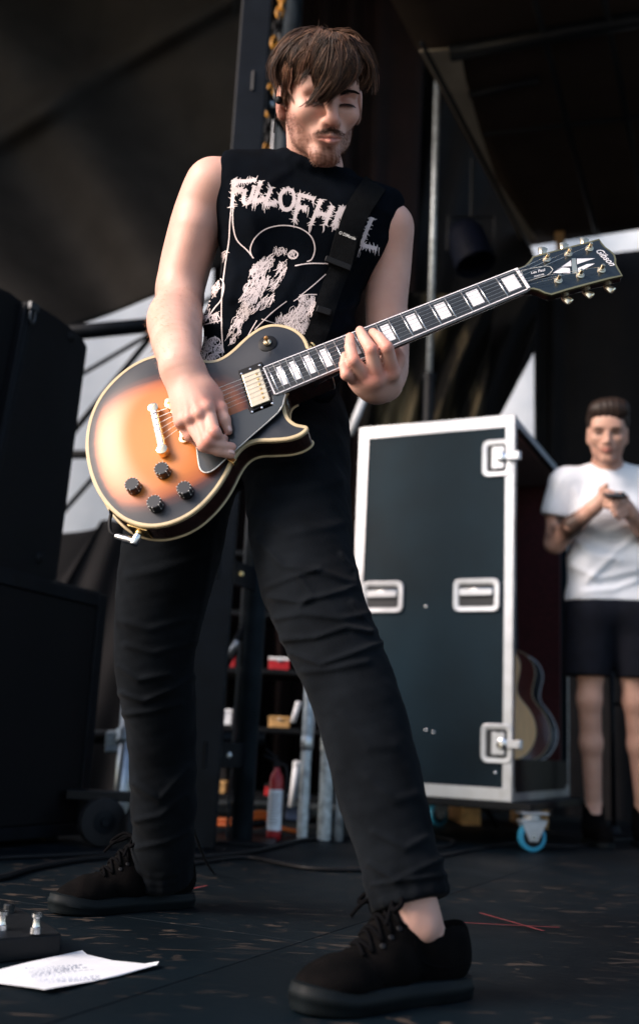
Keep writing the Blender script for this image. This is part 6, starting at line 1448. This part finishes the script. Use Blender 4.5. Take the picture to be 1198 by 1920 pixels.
for h_, k_, a_ in ((K(1112,1150,.05), L1, A1), (K(1180,1150,.05), L2, A2)):
    D.chain([h_, k_, k_*.6+a_*.4, a_], [.080, .047, .043, .033], .03)
    fo = Vector((a_.x, a_.y-.02, 0)); D.chain([a_, fo+UPV*.055, fo+Vector((0,-.14,.035))], [.036, .035, .028], .02)
b2 = D.mesh('body', .005); v2 = verts(b2); pg2 = np.ones((len(v2), 3), np.float32)
q = (v2-np.array(HC2, np.float32)) @ HAX2.T; x, y, z = q[:, 0], q[:, 1], q[:, 2]; inh2 = (np.abs(x) < .09) & (y > -.13) & (z > -.02) & (z < .14)
for s in (-1, 1):
    pg2 *= (1-.88*(np.exp(-(((x-s*.032)/.016)**4)-(((y+.003)/.0065)**2))*inh2*(z > .055)))[:, None]
    pg2 *= (1-.45*(np.exp(-(((x-s*.031)/.021)**2)-(((y-.004)/.014)**2))*inh2*(z > .05)))[:, None]
    pg2 *= (1-.88*(np.exp(-(((x-s*.032)/.021)**4)-(((y-.016)/.0055)**2))*inh2*(z > .055)))[:, None]
lp2 = np.exp(-((x/.022)**4)-(((y+.070)/.009)**4))*inh2*(z > .07); pg2 = pg2*(1-lp2[:, None]*np.array([.15,.45,.42], np.float32))
bd2 = smoother(-.04, -.075, y)*inh2*.25; pg2 *= (1-bd2[:, None]*np.array([.6,.7,.7], np.float32))
# sleeve of dark tattoos on the forearm and elbow
e2_ = np.array(K(1046, 985, .02), np.float32); f2_ = np.array(K(1076, 985, -.08), np.float32)
tm = np.maximum(np.exp(-(np.linalg.norm(v2-e2_, axis=1)/.075)**4), np.exp(-(np.linalg.norm(v2-f2_, axis=1)/.072)**4))
tn_ = smoother(-.85, -.05, waves(v2, 75, 6, 41)+.5*waves(v2, 160, 5, 42)); pg2 *= (1-.90*np.clip(tm*1.3, 0, 1)*tn_)[:, None]
rt = np.exp(-(np.linalg.norm(v2-np.array(K(1206,1000,-.06), np.float32), axis=1)/.05)**4); pg2 *= (1-.7*rt*tn_)[:, None]
point_colour(b2, 'pigment', pg2); mesh_obj('body', b2, M['skin2'], pm2, smooth=True)
H2 = Field(); he2 = lambda c, r, k=.02, op='u': H2.ell(HL2(*c), r, HAX2, k, op)
he2((0,.052,-.020), (.085,.082,.105)); he2((-.025,.092,.040), (.056,.044,.058), .02); he2((.018,.100,.048), (.064,.044,.056), .02); he2((.040,.085,.060), (.040,.034,.034), .015); he2((0,-.0,-.07), (.066,.07,.05), .03); he2((0,-.045,.095), (.075,.085,.085), .014, 's'); he2((-.075,-.055,.02), (.05,.07,.07), .02, 's'); he2((.075,-.055,.02), (.05,.07,.07), .02, 's')
def hd2(X, d): q = (X-np.array(HC2, np.float32)) @ HAX2.T; a = np.arctan2(q[:, 0]+.04, q[:, 1]-.02); return d+.0012*np.sin(q[:, 0]*240+waves(X, 40, 4, 3)*2.5)+.002*waves(X, 60, 5, 4)
h2 = H2.mesh('hair', .0045, hd2, pad=.006); point_colour(h2, 'pigment', np.ones((len(h2.vertices), 3), np.float32)); ho2 = mesh_obj('hair', h2, M['hair2'], pm2, smooth=True)
T = Field(); T.cone(K(1064, 904, .05), K(1214, 904, .05), .058, .058, .05); T.cone(K(1137,893,.06), K(1080,902,.05), .062, .055, .03).cone(K(1137,893,.06), K(1195,902,.05), .062, .055, .03)
T.cone(K(1110, 960, .05), K(1172, 960, .05), .116, .116, .06); T.cone(K(1108, 1050, .05), K(1178, 1050, .05), .104, .104, .07); T.cone(K(1106, 1120, .05), K(1182, 1125, .05), .104, .106, .07)
T.chain([K(1056, 908, .05), K(1044, 958, .045)], [.064, .064], .04); T.chain([K(1220, 908, .05), K(1232, 958, .045)], [.064, .064], .04)
T.half(K(1043, 966, .045), (K(1043,966,.045)-K(1056,908,.05)).normalized()) if False else None
def tcut(X, d):
    for a, b_ in ((K(1054,905,.05), K(1043,968,.045)), (K(1222,905,.05), K(1233,968,.045))):
        n_ = np.array((b_-a).normalized(), np.float32); e_ = (X-np.array(b_, np.float32)) @ n_; near = np.linalg.norm(X-np.array(b_, np.float32), axis=1) < .105; d = np.where(near & (e_ > -.03), np.maximum(d, e_), d)
    return d
T.cone(K(1137,912,.045), K(1137,955,.05), .088, .112, .06).cone(K(1137, 893, .045), HL2(0,-.03,-.03), .0655, .060, .008, 's'); T.half(K(1140, 1132, .05), -UPV)
tf = [([(1075,1010),(1110,1040),(1160,1050)], .006, 7), ([(1195,1000),(1160,1030),(1100,1090)], .007, 7), ([(1070,1060),(1120,1085),(1190,1070)], .006, 7), ([(1080,920),(1090,960),(1085,1000)], .005, 6), ([(1190,1090),(1150,1105),(1090,1110)], .006, 6), ([(1100,985),(1137,1000),(1180,985)], .006, 9), ([(1050,900),(1040,930),(1030,960)], .004, 6)]
tm_ = T.mesh('t_shirt', .006, lambda X, d: tcut(X, folds(X, d+.003*waves(X, 24, 6, 51)+.001*waves(X, 70, 6, 52), tf)), pad=.01); mesh_obj('t_shirt', tm_, M['white_cotton'], pm2, smooth=True)
N_ = Field(); N_.cone(K(1112, 1140, .05), K(1180, 1142, .05), .108, .108, .06); N_.chain([K(1108, 1150, .05), K(1098, 1262, .03)], [.105, .098], .04); N_.chain([K(1184, 1152, .05), K(1198, 1264, .03)], [.105, .098], .04); N_.half(K(1140, 1124, .05), UPV)
def ncut(X, d): return np.maximum(d, -(X @ np.array(UPV, np.float32)-K(1098, 1268, .03).z))
nm_ = N_.mesh('shorts', .006, lambda X, d: ncut(X, d+.004*waves(X, 20, 6, 61)), pad=.01); mesh_obj('shorts', nm_, M['navy'], pm2, smooth=True)
for a_ in (A1, A2):
    f_ = Vector((a_.x, a_.y, 0)); U = Field(); ax = [Vector((0,-1,0)), Vector((1,0,0)), UPV]
    U.ell(f_+Vector((0,.0,.06)), (.06,.044,.06), ax, .02); U.cone(f_+Vector((0,-.02,.055)), f_+Vector((0,-.16,.036)), .045, .036, .03); U.half(f_+UPV*.012, -UPV); U.cone(f_+Vector((0,.005,.09)), f_+Vector((0,.005,.15)), .046, .044, .02)
    sh2 = mesh_obj('shoe', U.mesh('shoe', .005), M['canvas'], pm2, smooth=True)
    g = MB(); g.prism([f_+Vector((x*.048, -y, .0005)) for x, y in ((-.9,-.05),(0,-.075),(.9,-.05),(1,.06),(1.05,.13),(.7,.19),(0,.205),(-.7,.19),(-1.05,.13),(-1,.06))], UPV*.020); g.build('sole', M['sole'], sh2, bevel=.003)
ph = K(1152, 926, -.215); pn = (f0*.35+UPV*.55).normalized(); pX = CR; pY = pn.cross(pX)
phn = thing('phone', ph, 'small dark phone held sideways by the man in white', 'phone'); g = MB(); g.prism([p for p in rect(ph, .085, .050, .008, pX, pY, 4)], -pn*.008); g.build('case', M['black_plastic'], phn, bevel=.001); g = MB(); g.prism([p+pn*.0004 for p in rect(ph, .074, .043, .004, pX, pY, 3)], pn*.0005); g.build('screen', mat('phone_glass', (.05,.06,.07), .08, coat=.6), phn)
